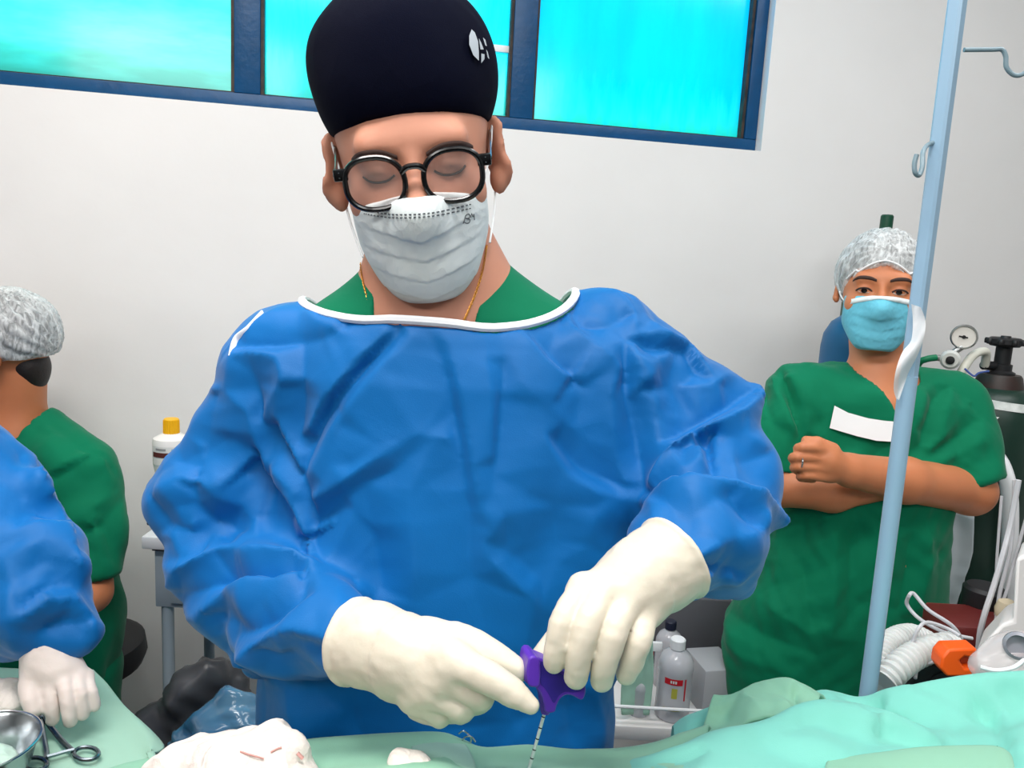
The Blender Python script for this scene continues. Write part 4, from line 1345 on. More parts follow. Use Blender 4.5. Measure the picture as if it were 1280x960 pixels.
capw, capwf = bouffant(HW, woman, w_cut, .003, (.012, -.085, .075))
mb = MB(); mb.tube([HW.lift(capwf, x, .056 - 9.0 * x * x - .1 * abs(x) + (.004 if abs(x) < .05 else .012), .001) for x in np.linspace(-.066, .066, 27)], .0022, 6)
mb.build('elastic_edge', m_elastic, capw)
m_sclera = mat('eye white', (196, 182, 174), .3); m_iris = mat('dark brown iris', (30, 18, 14), .15); m_gauzeknot = m_elastic
for s in (-1, 1):
    brow(HW, wh, s, woman, [(.012, .020), (.026, .0245), (.044, .0245), (.055, .018)], .0050)
    e = []
    for a in np.linspace(0, 2 * math.pi, 12, endpoint=False):
        e.append(HW.lift(wh, s * .0315 + .0125 * math.cos(a), -.001 + .0046 * math.sin(a), .0004))
    V = np.array([np.mean(e, 0) - HW.R @ np.array([0, .001, 0])] + e); put('eye', V, [(0, 1 + k, 1 + (k + 1) % 12) for k in range(12)], m_sclera, woman)
    e = []
    for a in np.linspace(0, 2 * math.pi, 12, endpoint=False):
        e.append(HW.lift(wh, s * .0315 - .001 + .0058 * math.cos(a), -.001 + .0048 * math.sin(a), .0011))
    V = np.array([np.mean(e, 0) - HW.R @ np.array([0, .001, 0])] + e); put('iris', V, [(0, 1 + k, 1 + (k + 1) % 12) for k in range(12)], m_iris, woman)
    L = [HW.lift(wh, s * x, z, .0012) for x, z in spline([(.018, -.001), (.025, .0035), (.033, .0045), (.041, .003), (.047, -.001)], 4)]
    mb = MB(); mb.tube(L, .0016, 6); mb.build('lash_line', m_brow, woman)
mb = MB(); rr = [JY(1000, 577, 1.338) + np.array([.0005, .0115 * math.cos(a), .0115 * math.sin(a)]) for a in np.linspace(0, 2 * math.pi, 20, endpoint=False)]
mb.tube(rr, .0016, 6, closed=True); mb.build('finger_ring', m_steel, woman)

# ------------------------------------------------------------------ the woman at the left, seen from behind her shoulder
girl = thing('person', 'person in green scrubs and grey hair net at the left, face turned away', 'person', tuple(JY(40, 760, 1.60) * [1, 1, 0]))
HL = Head(rotm('Z', -74) @ rotm('X', 6), J(-1, 440, 1.62), 1.0)
lh_ = head_sdf(HL.R, HL.c, HL.s, ear=.75)
ln = JY(18, 535, 1.62)
l_tor = chain([JY(24, 560, 1.62), JY(50, 640, 1.61), JY(55, 780, 1.58), JY(45, 900, 1.56)], [.088, .132, .15, .16], .06)
l_neck = chain([HL.w((0, .03, -.05)), ln], [.052, .06], .02)
lsh = JY(98, 592, 1.56)
l_slv = chain([JY(50, 548, 1.60), lsh, JY(112, 655, 1.53), JY(112, 712, 1.50)], [.07, .074, .066, .064], .03)
l_arm = chain([lsh, JY(114, 660, 1.53), JY(112, 740, 1.48), JY(60, 790, 1.32)], [.05, .046, .04, .032], .02)


def l_body(P):
    d = smin(l_tor(P) + .015, l_neck(P), .05); d = smin(d, lh_(P), .015); return smin(d, l_arm(P), .02)


lo, hi = bounds([JY(x, y, Y) for x in (-160, 170) for y in (350, 930) for Y in (1.28, 1.80)], .02)
sdf('body', l_body, lo, hi, .007, m_skin2, girl)


def l_scrub(P):
    h_ = JY(125, 714, 1.50)
    s = smax(l_slv(P), -((P - h_) @ np.array([.05, 0, 1.0])), .004)
    d = smin(l_tor(P), s, .035)
    c0 = JY(-2, 520, 1.60)
    hole = np.sqrt((P[:, 0] - c0[0]) ** 2 + (P[:, 1] - 1.58) ** 2) - (.078 + np.clip(P[:, 2] - c0[2] + .06, -.06, .1) * .35)
    hole = np.maximum(hole, c0[2] - .14 - P[:, 2])
    return smax(d, -hole, .006)


L_NET = [((0, 360, 3.0), [([(150, 470), (260, 560), (330, 620), (400, 640)], -5), ([(200, 690), (260, 650), (330, 625)], 6), ([(170, 720), (250, 680), (300, 660)], -7), ([(130, 640), (200, 560)], 5), ([(260, 900), (340, 830), (430, 770)], 5), ([(300, 940), (380, 880), (450, 800)], -5), ([(380, 640), (420, 760)], 5), ([(110, 560), (160, 500)], -4)]), ((0, 0, 1), [([(115, 640), (125, 700)], 6), ([(128, 640), (140, 700)], -5), ([(115, 760), (130, 850)], 5)])]
_rell = relief(L_NET, [[(45, 490), (100, 540), (140, 590), (153, 610), (150, 650), (147, 712), (142, 800), (120, 880)], [(0, 500), (-40, 560), (-60, 800)], [(-60, 900), (120, 900)]])
sdf('scrub_top', l_scrub, lo, hi, .0075, m_scrub, girl, lambda V, G: 1.3 * _rell(V, G) + .003 * creases(V, .08, 41, 4))
legs('trousers', girl.location[0], 1.58, .60, girl, m_trouser, .10, .10)


def l_cut(q): return -.012 + .28 * (q[:, 1] - .03) * 0 - .28 * np.minimum(q[:, 1] + .02, 0) - q[:, 2] + np.where(q[:, 1] > .03, -.0, 0)


capl, _ = bouffant(HL, girl, l_cut, .004, None, .92)
hb_ = union([ell((0, .056, -.052), (.040, .028, .040)), ell((0, .050, -.03), (.052, .040, .04))], .02)
sdf('hair_bun', lambda P: hb_(HL.loc(P)) * HL.s, HL.c - .18, HL.c + .18, .006, m_hair, girl)
# ------------------------------------------------------------------ the gowned assistant whose arm reaches in from the left
AX, AY = -.98, 1.02
asst = thing('person', 'person in blue gown reaching in from the left edge with one gloved hand', 'person', (AX, AY, 0))
HA = Head(rotm('Z', 40) @ rotm('X', 12), (AX, AY - .02, 1.62), 1.0)
ha = head_sdf(HA.R, HA.c, HA.s)
a_neck = chain([HA.w((0, .03, -.06)), (AX, AY, 1.46), (AX, AY, 1.38)], [.055, .06, .07], .02)
sdf('body', lambda P: smin(ha(P), a_neck(P), .02), (AX - .2, AY - .2, 1.34), (AX + .2, AY + .2, 1.82), .009, m_skin2, asst)
sdf('surgical_cap', lambda P: smax(ell((0, .018, .05), (.086, .106, .09))(HA.loc(P)), .03 - .15 * HA.loc(P)[:, 1] - HA.loc(P)[:, 2], .005), (AX - .2, AY - .2, 1.55), (AX + .2, AY + .2, 1.85), .009, m_navy, asst)
a_t = stack([(.40, AX, AY, .22, .16), (1.0, AX, AY, .20, .14), (1.30, AX, AY, .19, .13), (1.40, AX, AY, .15, .10), (1.45, AX, AY, .09, .08)])
a_s = union([chain([(AX + .12, AY - .02, 1.37), J(-28, 640, 1.05), J(10, 700, 1.03), J(45, 745, 1.0), J(58, 788, .99)], [.085, .085, .075, .058, .034], .04),
             seg(J(60, 765, 1.0), J(113, 788, .99), .05, .010), seg(J(30, 690, 1.02), J(95, 705, 1.0), .055, .012), seg(J(55, 775, .99), J(96, 805, .985), .036, .012), seg(J(0, 640, 1.03), J(42, 608, 1.03), .06, .02), seg(J(20, 770, 1.0), J(5, 805, 1.0), .04, .02)], .03)
a_g = lambda P: smin(a_t(P), a_s(P), .05)
A_NET = [((0, 520, 2.18), [([(10, 30), (90, 110), (150, 230), (175, 290)], 8), ([(20, 180), (110, 260), (180, 300)], -7), ([(0, 330), (100, 290), (180, 310), (220, 400)], 8), ([(20, 450), (110, 385), (200, 400)], -10), ([(20, 380), (120, 340), (200, 360)], 6), ([(30, 560), (120, 490), (190, 495), (255, 575)], 11),
                            ([(60, 530), (150, 470), (215, 460)], -9), ([(100, 600), (160, 560), (220, 560)], -7), ([(120, 560), (190, 530), (240, 560)], 5), ([(60, 110), (80, 200), (70, 280)], -5), ([(190, 620), (220, 590)], -6), ([(20, 640), (60, 590)], 6)])]
_rela = relief(A_NET, [[(0, 540), (50, 600), (75, 650), (104, 700), (103, 740), (120, 785), (100, 818), (88, 822)], [(-60, 560), (-80, 700), (-40, 860), (30, 850)]])
sdf('gown', a_g, (AX - .28, .78, .38), (-.44, AY + .26, 1.50), .0062, m_gown, asst, lambda V, G: 1.2 * _rela(V, G) + .004 * creases(V, .08, 71, 4) + .002 * creases(V, .04, 73, 4))
legs('trousers', AX, AY, .62, asst, m_trouser)
AHj = dict(wrist=cone_hand([(59, 795, .99, .0325), (60, 815, .985, .0295), (64, 832, .98, .0285), (72, 838, .978, .027)]),
           fingers=[cone_hand([(60, 842, .975, .0108), (63, 864, .957, .0092), (65, 885, .953, .0088), (65.5, 899, .955, .0078)]),
                    cone_hand([(78, 841, .975, .0108), (83, 864, .955, .0094), (86.5, 888, .951, .0090), (88, 902, .953, .0080)]),
                    cone_hand([(94, 843, .978, .0102), (100, 863, .962, .0086), (103, 881, .960, .0082), (104, 893, .962, .0074)]),
                    cone_hand([(106, 847, .983, .0092), (113, 862, .970, .0076), (117, 875, .969, .0072), (118, 883, .970, .0066)])],
           thumb=cone_hand([(48, 838, .975, .0150), (37, 856, .958, .0125), (39, 875, .948, .0112), (42, 888, .945, .0090)]))
ah = hand_sdf(AHj['wrist'], AHj['fingers'], AHj['thumb'], .0085, .007, extra=[seg(J(70, 834, .985), J(85, 838, .983), .022, .014)])
allp = [p for k in AHj['fingers'] for p, r in k] + [p for p, r in AHj['wrist'] + AHj['thumb']]
lo, hi = bounds(allp, .05)
m_glove2 = mat('pinkish latex glove', (226, 212, 204), .5, var=.06, vscale=20, bump=.15, bscale=70, sss=.08, sss_rad=(.004, 0, 0))
sdf('glove', cuffed(ah, J(58, 786, .993), J(64, 832, .98), .032, .03, .0026), lo, hi, .0028, m_glove2, asst, glove_wrinkle(.001))
# ------------------------------------------------------------------ drapes, table and patient
m_mint = cloth_mat('pale green drape cotton', (164, 204, 184), .8, crease=.06, cscale=14, var=.08, sheen=.1, spec=.2)
m_turq = cloth_mat('turquoise drape cotton', (130, 206, 190), .8, crease=.06, cscale=14, var=.06, sheen=.1, spec=.2)
m_sage = cloth_mat('light green drape cotton', (146, 198, 170), .8, crease=.06, cscale=14, var=.08, sheen=.1, spec=.2)
m_gauze = cloth_mat('white gauze', (236, 226, 218), .9, weave=500, wst=.6, crease=.3, cscale=40, var=.06, sheen=.1, spec=.1)
m_blood = mat('dried blood stain', (214, 158, 150), .8)


def sheet(name, rows, mt, parent=None, nu=10, nv=6, thick=.0035, disp=None, label=None, cat=None, group=None):
    """cloth through rows of points (each row the same count), smoothed both ways and given thickness"""
    A = np.array(rows, float)                                   # (r, c, 3)
    B = np.stack([spline(A[r], nu) for r in range(len(A))])       # (r, C, 3)
    Cc = np.stack([spline(B[:, c], nv) for c in range(B.shape[1])], 1)   # (R, C, 3)
    R_, C_ = Cc.shape[:2]
    du = np.gradient(Cc, axis=1); dv = np.gradient(Cc, axis=0); N = np.cross(du, dv); N /= np.linalg.norm(N, axis=2)[:, :, None] + 1e-12
    if N[:, :, 2].mean() < 0: N = -N
    V = Cc.reshape(-1, 3); G = N.reshape(-1, 3)
    if disp is not None: V = V + disp(V, G)[:, None] * G
    F = [(r * C_ + c, r * C_ + c + 1, (r + 1) * C_ + c + 1, (r + 1) * C_ + c) for r in range(R_ - 1) for c in range(C_ - 1)]
    n = len(V); W = V - G * thick
    F2 = [tuple(n + i for i in f[::-1]) for f in F]
    rim = [r * C_ for r in range(R_)]; ed = list(range(C_)) + [r * C_ + C_ - 1 for r in range(1, R_)] + [(R_ - 1) * C_ + c for c in range(C_ - 2, -1, -1)] + [r * C_ for r in range(R_ - 2, 0, -1)]
    F3 = [(ed[i], ed[(i + 1) % len(ed)], n + ed[(i + 1) % len(ed)], n + ed[i]) for i in range(len(ed))]
    o = put(name, np.concatenate([V, W]), F + F2 + F3, mt, parent)
    if label: tag(o, label, cat, group)
    return o


def rowj(pts): return [J(*p) for p in pts]


def soft(seed, a=.0025, lam=.09): return lambda V, G: a * vnoise(V, 1 / lam, seed) + a * .7 * creases(V, lam, seed + 1, 4)


# operating table under the drapes
m_pad = mat('black table pad', (24, 26, 28), .6); m_metal = mat('grey painted steel', (150, 156, 160), .4, metal=.6)
tbl = thing('operating_table', 'operating table hidden beneath the green surgical drapes', 'table', (.1, .52, 0))
mb = MB(); mb.box((.1, .46, .82), (.80, .17, .045), None, .02); mb.build('mattress', m_pad, tbl)
mb = MB(); mb.box((.1, .46, .755), (.78, .16, .02), None, .005); mb.build('table_top', m_metal, tbl)
mb = MB(); mb.box((.1, .46, .40), (.12, .09, .34), None, .02); mb.build('column', m_metal, tbl)
mb = MB(); mb.box((.1, .46, .035), (.42, .17, .035), None, .02); mb.build('base', m_metal, tbl)

# patient under the drapes: one continuous body, a little skin shows by the needle
m_skin3 = mat('patient skin', (150, 100, 82), .6, var=.1)
pat = thing('person', 'patient lying under the drapes, a patch of skin bare beside the needle', 'person', (.1, .50, .865))
pt = union([chain([(-.62, .48, .95), (-.25, .49, .97), (.02, .50, .985), (.45, .50, .96), (.85, .50, .94)], [.085, .105, .10, .10, .07], .06), ell((-.80, .47, .955), (.10, .085, .085)),
            ell(J(632, 972, .665) - (0, 0, .03), (.045, .05, .030))], .05)
sdf('body', pt, (-.95, .34, .84), (.98, .66, 1.14), .012, m_skin3, pat)

# green drape along the surgeon's side
top = [(120, 968, .83), (190, 950, .82), (260, 945, .80), (330, 938, .78), (380, 927, .76), (450, 921, .745), (540, 918, .735), (578, 927, .73), (602, 935, .725), (660, 935, .72), (720, 940, .72), (770, 938, .735), (830, 927, .76), (885, 905, .82)]
rows = [[J(x, y, d) + (0, .035, -.30) for x, y, d in top], [J(x, y, d) + (0, .022, -.06) for x, y, d in top], rowj(top),
        [J(x, y + 14, d - .035) for x, y, d in top], [J(x, y + 28, d - .075) + (0, 0, -.004) for x, y, d in top],
        [J(x, y + 70, d - .13) for x, y, d in top], [J(x, y + 70, d - .13) + (0, -.10, -.06) for x, y, d in top]]
sheet('surgical_drape', rows, m_sage, None, 7, 6, .004, soft(3, .0022, .08), 'light green drape edge running along the table in front of the gown', 'drape')
# folded panel over it, left of the needle
pl = [[(372, 938, .752), (470, 931, .738), (560, 926, .722), (588, 936, .712)], [(372, 944, .735), (470, 938, .722), (560, 934, .706), (590, 946, .698)], [(372, 956, .70), (470, 952, .69), (560, 950, .68), (596, 962, .675)], [(372, 990, .64), (470, 990, .63), (560, 990, .62), (600, 1000, .62)]]
sheet('surgical_drape', [rowj(r) for r in pl], m_mint, None, 8, 6, .006, soft(5, .0015, .06), 'pale mint folded drape panel left of the needle', 'drape')
pl = [[(515, 921, .737), (545, 921, .733), (578, 929, .728)], [(515, 932, .715), (548, 931, .712), (586, 940, .706)], [(515, 952, .675), (550, 952, .672), (594, 962, .668)], [(515, 985, .63), (550, 985, .63), (598, 995, .63)]]
sheet('surgical_drape', [[J(*p) + (0, -.004, .007) for p in r] for r in pl], m_mint, None, 8, 6, .005, soft(7, .0012, .06), 'small mint flap pinned by a clip at the table edge', 'drape')
# turquoise sheet heaped at the right
D_NET = [((680, 820, 2.133), [([(430, 218), (560, 172), (690, 136), (830, 140), (1000, 190), (1100, 255)], 7), ([(800, 112), (880, 150), (980, 200), (1080, 240), (1130, 262)], -12), ([(880, 100), (1000, 110), (1100, 170), (1180, 230)], 7),
                               ([(1180, 110), (1240, 200), (1275, 290)], 8), ([(1140, 100), (1195, 180), (1235, 270)], -10), ([(270, 275), (400, 246), (480, 285)], 5), ([(300, 290), (420, 262)], -5), ([(560, 200), (640, 230), (800, 262)], 5), ([(600, 245), (720, 275), (820, 285)], -6),
                               ([(700, 170), (820, 190), (920, 240)], -5), ([(660, 200), (760, 225)], 3), ([(1000, 80), (1080, 100)], -5), ([(1220, 70), (1270, 120)], -5), ([(900, 255), (960, 270)], 5)])]
_reld = relief(D_NET, [[(680, 965), (800, 935), (880, 895), (1030, 860), (1200, 842), (1330, 838)], [(680, 990), (1000, 990), (1330, 990)], [(1330, 850), (1330, 980)]])
r1 = [(700, 952, .74), (800, 946, .78), (880, 915, .88), (950, 890, .95), (1027, 867, 1.0), (1074, 871, 1.0), (1130, 858, .98), (1196, 847, .97), (1290, 842, .96), (1400, 836, .95)]
r2 = [(700, 956, .72), (800, 950, .75), (880, 932, .82), (950, 912, .88), (1027, 898, .92), (1074, 896, .92), (1130, 890, .92), (1196, 884, .92), (1290, 874, .92), (1400, 864, .90)]
r3 = [(700, 958, .70), (806, 947, .72), (877, 923, .76), (942, 901, .80), (1003, 882, .83), (1069, 882, .84), (1149, 905, .84), (1200, 932, .83), (1290, 912, .85), (1400, 900, .85)]
r4 = [(700, 975, .66), (806, 962, .68), (877, 948, .70), (942, 934, .735), (1003, 922, .76), (1069, 922, .77), (1149, 936, .775), (1200, 950, .775), (1290, 940, .79), (1400, 930, .79)]
r5 = [(x, y + 60, d - .08) for x, y, d in r4]
rows = [[J(x, y, d) + (0, .05, -.42) for x, y, d in r1], [J(x, y, d) + (0, .03, -.08) for x, y, d in r1], rowj(r1), [J(*p) - (0, 0, .022) for p in r2], rowj(r3), rowj(r4), rowj(r5), [J(*p) + (0, -.10, -.05) for p in r5]]
sheet('surgical_sheet', rows, m_turq, None, 9, 8, .004, lambda V, G: 1.3 * _reld(V, G) + .004 * vnoise(V * np.array([1.0, 1.6, 1]), 12, 12) + .003 * creases(V * np.array([.6, 1, 1]), .06, 14, 4), 'bright turquoise sheet heaped over the right half of the table', 'drape')
# pale band with a stitched hem at the lower right
pl = [[(1050, 966, .738), (1090, 959, .742), (1150, 951, .748), (1235, 951, .753), (1256, 958, .750)], [(1030, 972, .72), (1080, 968, .72), (1150, 962, .724), (1240, 962, .73), (1262, 968, .73)], [(1030, 1010, .66), (1080, 1010, .66), (1150, 1010, .66), (1245, 1010, .66), (1270, 1010, .66)]]
o = sheet('surgical_drape', [[J(*p) + (0, 0, .016) for p in r] for r in pl], m_sage, None, 8, 6, .006, soft(13, .0010, .06), 'pale green drape band with a stitched end at the lower right', 'drape')
m_stitch = mat('hem thread', (96, 150, 128), .8)
mb = MB()
for k in range(6):
    a = J(1243 + k * 1.1, 954 + k * 4, .752 - k * .005) + (0, 0, .0185); mb.tube([a, a + J(1243, 947, .75) - J(1243, 945, .75)], .0006, 5)
mb.build('stitching', m_stitch, o)
# crumpled green towel peaked behind it
_relt = relief([((0, 0, 1), [([(924, 868), (940, 880), (957, 897)], 9), ([(900, 878), (912, 900)], -8), ([(1002, 852), (994, 868), (988, 884)], -8), ([(1012, 854), (1022, 872)], 6), ([(950, 858), (965, 872), (985, 880)], 4), ([(968, 854), (980, 866)], -5)])],
               [[(866, 926), (890, 866), (940, 852), (985, 843), (1030, 868), (1040, 888)], [(866, 930), (950, 905), (1040, 892)]])
pl = [[(868, 924, .90), (900, 912, .91), (950, 900, .92), (1000, 890, .93), (1040, 884, .93)], [(880, 896, .905), (912, 884, .915), (950, 874, .925), (1000, 866, .93), (1034, 876, .935)], [(892, 867, .90), (922, 866, .905), (945, 855, .915), (986, 845, .92), (1028, 868, .925)],
      [(888, 878, .885), (925, 872, .89), (946, 862, .895), (990, 850, .895), (1024, 868, .90)], [(880, 905, .86), (932, 884, .875), (956, 880, .87), (996, 868, .868), (1020, 880, .875)], [(872, 924, .835), (930, 906, .84), (962, 897, .838), (1000, 884, .838), (1022, 886, .85)]]
sheet('surgical_towel', [rowj(r) for r in pl], m_sage, None, 10, 8, .004, lambda V, G: 1.2 * _relt(V, G) + soft(17, .004, .05)(V, G), 'green towel bunched into a peak left of the pole', 'towel')
pl = [[(838, 925, .93), (850, 922, .93), (880, 922, .93), (900, 922, .93)], [(840, 908, .92), (855, 896, .92), (880, 888, .92), (905, 880, .92)], [(842, 912, .90), (858, 902, .89), (880, 894, .89), (905, 888, .89)], [(842, 930, .87), (858, 926, .86), (880, 922, .86), (905, 918, .86)]]
sheet('surgical_towel', [rowj(r) for r in pl], m_turq, None, 8, 6, .004, soft(19, .0012, .06), 'small turquoise cloth corner tucked behind the green towel', 'towel')

# instrument table and its drape at the left
it = thing('instrument_table', 'draped instrument table at the lower left holding bowl and scissors', 'table', (-.80, .74, 0))
zt = .925
mb = MB(); mb.box((-.80, .74, zt - .018), (.24, .12, .012), None, .004); mb.build('table_top', m_steel, it)
for sx in (-1, 1):
    for sy in (-1, 1):
        mb = MB(); mb.tube([(-.80 + sx * .21, .74 + sy * .10, zt - .03), (-.80 + sx * .21, .74 + sy * .10, 0)], .012, 10); mb.build('leg', m_steel, it)
e = [(106, 841), (134, 880), (160, 920), (182, 957), (215, 1010)]
top_e = [JZ(x, y, zt) for x, y in e]
rows = []
for k, off in enumerate((-.62, -.45, -.28, -.12, -.03)):
    rows.append([p + (off, 0, .001 * (k % 2)) for p in top_e])
rows.append(top_e)
fl = [J(118, 846, 1.16), J(165, 888, 1.06), J(205, 931, .97), J(186, 946, .93), J(205, 985, .88)]
rows.append([a * .55 + b * .45 + (.004, .004, .006) for a, b in zip(top_e, fl)]); rows.append(fl)
sheet('surgical_drape', rows, m_mint, None, 8, 5, .004, soft(23, .0018, .10), 'pale green drape over the instrument table with a corner hanging off', 'drape')

# gauze
def gauze(name, blobs, lab, h, seed, lo, hi, amp=.0035):
    f = union(blobs, .02)
    o = sdf(name, f, lo, hi, h, m_gauze, None, lambda V, G: amp * creases(V, .03, seed, 5) + amp * .5 * crumple(V, 60, seed))
    return tag(o, lab, 'gauze'), f


bl = [seg(J(208, 964, .70), J(250, 948, .70), .018, .016), seg(J(250, 950, .70), J(300, 950, .69), .020, .022), seg(J(300, 948, .69), J(345, 926, .685), .022, .013), seg(J(345, 930, .685), J(372, 968, .67), .015, .016), seg(J(280, 968, .66), J(345, 968, .66), .024, .024), seg(J(215, 975, .68), J(290, 975, .66), .02, .02)]
lo, hi = bounds([J(195, 960, .70), J(385, 905, .69), J(280, 985, .62), J(380, 990, .65)], .04)
gz, gf = gauze('gauze_pad', bl, 'crumpled white gauze with faint red streaks beside the surgeon', .004, 5, lo, hi)
gfo = lambda P: gf(P) - .0016
strip_on(gfo, [(300, 939), (312, 943), (330, 948)], .0011, m_blood, 'blood_streak', gz, .0004)
strip_on(gfo, [(338, 940), (346, 936), (352, 934)], .0011, m_blood, 'blood_streak', gz, .0004)
strip_on(gfo, [(372, 941), (379, 948)], .003, m_blood, 'blood_streak', gz, .0004)
lo, hi = bounds([J(495, 945, .66), J(530, 975, .64)], .03)
gauze('gauze_pad', [seg(J(502, 958, .66), J(520, 955, .66), .008, .007), seg(J(500, 968, .65), J(525, 970, .65), .010, .012)], 'small white gauze tip on the mint drape left of the needle', .003, 8, lo, hi, .003)
lo, hi = bounds([J(-40, 850, 1.02), J(28, 892, .96)], .05)
gauze('gauze_pad', [seg(J(-30, 868, 1.0), J(8, 870, 1.0), .022, .020), seg(J(-30, 878, .985), J(14, 880, .985), .016, .010)], 'folded white gauze pad at the left edge behind the bowl', .004, 9, lo, hi, .004)

# towel clip
m_wire = m_steel
mb = MB(); c0 = J(581, 927, .722) + (0, -.002, .006)
mb.tube(spline([c0 + (-.006, 0, .003), c0 + (-.002, 0, .006), c0 + (.003, 0, .003), c0 + (.006, 0, -.002), c0 + (.004, -.002, -.008)], 5), .0008, 6)
mb.tube(spline([c0 + (-.004, -.002, -.006), c0 + (.000, -.002, .001), c0 + (.006, -.002, .002), c0 + (.010, -.002, -.003)], 5), .0008, 6)
tag(mb.build('towel_clip', m_wire), 'tiny steel wire clip pinching the drape edge left of the needle', 'clip')

# steel bowl with a wet swab
bc = JZ(-26, 928, .985); rb = 61 * .93 / FPX
bz = bc[2] - .935
bowl = thing('kidney_bowl', 'round steel bowl at the lower left edge of the drape', 'bowl', tuple(bc - (0, 0, bz)))
bowl.name = 'steel_bowl'
mb = MB(); b0 = bc - (0, 0, bz)
mb.lathe(b0, [(.0, .0005), (rb * .62, .0005), (rb * .74, .006), (rb * .86, bz * .45), (rb * .97, bz * .93), (rb * 1.03, bz), (rb * 1.03, bz + .0015), (rb * .95, bz * .93), (rb * .84, bz * .45), (rb * .70, .008), (0, .006)], 40)
mb.build('bowl_wall', m_steel, bowl)
mb = MB(); mb.tube([bc + (rb * 1.02 * math.cos(a), rb * 1.02 * math.sin(a), 0) for a in np.linspace(0, 2 * math.pi, 40, endpoint=False)], .0018, 8, closed=True); mb.build('rim', m_steel, bowl)
m_swab = cloth_mat('wet green swab', (196, 224, 208), .5, crease=.4, cscale=40)
f = ell(b0 + (.0, -.01, .022), (rb * .72, rb * .6, .016))
o = sdf('swab', f, b0 - .07, b0 + .08, .004, m_swab, None, lambda V, G: .005 * creases(V, .025, 3, 5)); tag(o, 'wet pale swab lying inside the steel bowl', 'swab')

# ring-handled forceps
m_tool = mat('dark steel', (120, 132, 140), .25, metal=1.0)
fz = zt + .008
def Z(x, y, h=0.0): return JZ(x, y, fz) + (0, 0, h)
fcp = thing('forceps', 'ring handled steel forceps lying on the drape by the gloved hand', 'forceps', tuple(Z(60, 920)))
mb = MB(); mb.tube(spline([Z(46, 884), Z(51, 900, .003), Z(54, 920, .002), Z(58, 940), Z(57, 949)], 5), [.0035] * 20 + [.003] if False else .0032, 8); mb.build('shank', m_tool, fcp)
mb = MB(); mb.tube(spline([Z(49, 884), Z(55, 900, .004), Z(68, 917, .003), Z(80, 930, .001), Z(92, 940)], 5), .0034, 8); mb.build('shank', m_tool, fcp)
for (cx, cy, rx, ry) in ((108, 942, 15.5, 8.0), (44, 955, 15, 8.0)):
    mb = MB(); mb.tube([Z(cx + rx * math.cos(a), cy + ry * math.sin(a)) for a in np.linspace(0, 2 * math.pi, 28, endpoint=False)], .0026, 8, closed=True); mb.build('finger_ring', m_tool, fcp)
mb = MB(); mb.tube([Z(59, 948, .002), Z(70, 945, .002), Z(80, 942, .002), Z(93, 939, .002)], .0026, 6); mb.build('ratchet', m_tool, fcp)
mb = MB(); mb.lathe(Z(51, 901, .003), [(.0045, 0), (.0045, .004), (0, .0045)], 12); mb.build('pivot', m_tool, fcp)
# ------------------------------------------------------------------ biopsy needle with a purple winged handle
m_purple = mat('purple plastic', (92, 48, 176), .38, bump=.05, bscale=80)
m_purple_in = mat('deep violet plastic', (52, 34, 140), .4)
ndl = thing('biopsy_needle', 'biopsy needle with purple winged handle held in both gloved hands', 'needle', tuple(J(662, 962, .655)))
ND = .655
ax_px = np.array([682.0, 884.0])
nrm = J(690, 850, 1.0) - CAM; nrm = np.array([.25, -1.0, .12]); nrm /= np.linalg.norm(nrm)     # the flat face looks at the viewer, a little right


def HP(x, y, o=0.0):
    """handle plane: passes the stem, parallel to the wing"""
    c = J(686, 850, ND); u = J(x, y, 1.0) - CAM
    t = ((c - CAM) @ nrm) / (u @ nrm)
    return CAM + u * t + nrm * o


outl = spline([(657, 816), (663, 815), (670, 817), (684, 823), (700, 834), (715, 842), (727, 852), (727, 863), (722, 869), (712, 864), (703, 863), (696, 868), (692, 876), (689, 884), (678, 884), (676, 874), (672, 862), (665, 853), (656, 849), (653, 843)], 3, True)
mb = MB(); mb.prism([HP(x, y, .010) for x, y in outl], -nrm * .020); hb = mb.build('wing_grip', m_purple, ndl, sharp=40)
bv = hb.modifiers.new('edge', 'BEVEL'); bv.width = .0016; bv.segments = 2; bv.limit_method = 'ANGLE'; bv.angle_limit = math.radians(45)
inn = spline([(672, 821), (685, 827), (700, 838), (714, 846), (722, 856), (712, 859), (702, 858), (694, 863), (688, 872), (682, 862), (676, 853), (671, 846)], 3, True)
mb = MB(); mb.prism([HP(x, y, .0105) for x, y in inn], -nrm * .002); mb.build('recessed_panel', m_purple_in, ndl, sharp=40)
mb = MB(); mb.prism([HP(x, y, .0135) for x, y in spline([(656, 815.5), (669, 817), (670, 846), (664, 851), (654, 846)], 3, True)], -nrm * .027); o = mb.build('end_pad', m_purple, ndl, sharp=40)
bv = o.modifiers.new('edge', 'BEVEL'); bv.width = .002; bv.segments = 3; bv.limit_method = 'ANGLE'; bv.angle_limit = math.radians(45)
a = HP(683.5, 872); b = HP(682, 886); ax = b - a; ax /= np.linalg.norm(ax)
mb = MB(); mb.lathe(a, [(.0085, -.012), (.0075, 0), (.0055, .006), (.0050, .010), (.0036, .0135), (0, .014)], 20, ax); mb.build('hub', m_purple, ndl)
tip = J(661, 962, .655)
mb = MB(); mb.tube([b, tip], .0015, 12); nd = mb.build('cannula', mat('bright needle steel', (226, 228, 230), .4, metal=.7), ndl)
for k in (.12, .30, .48, .66, .80):
    p = b + (tip - b) * k; q = b + (tip - b) * (k + .018)
    mb = MB(); mb.tube([p, q], .00165, 12); mb.build('depth_mark', m_black, nd)
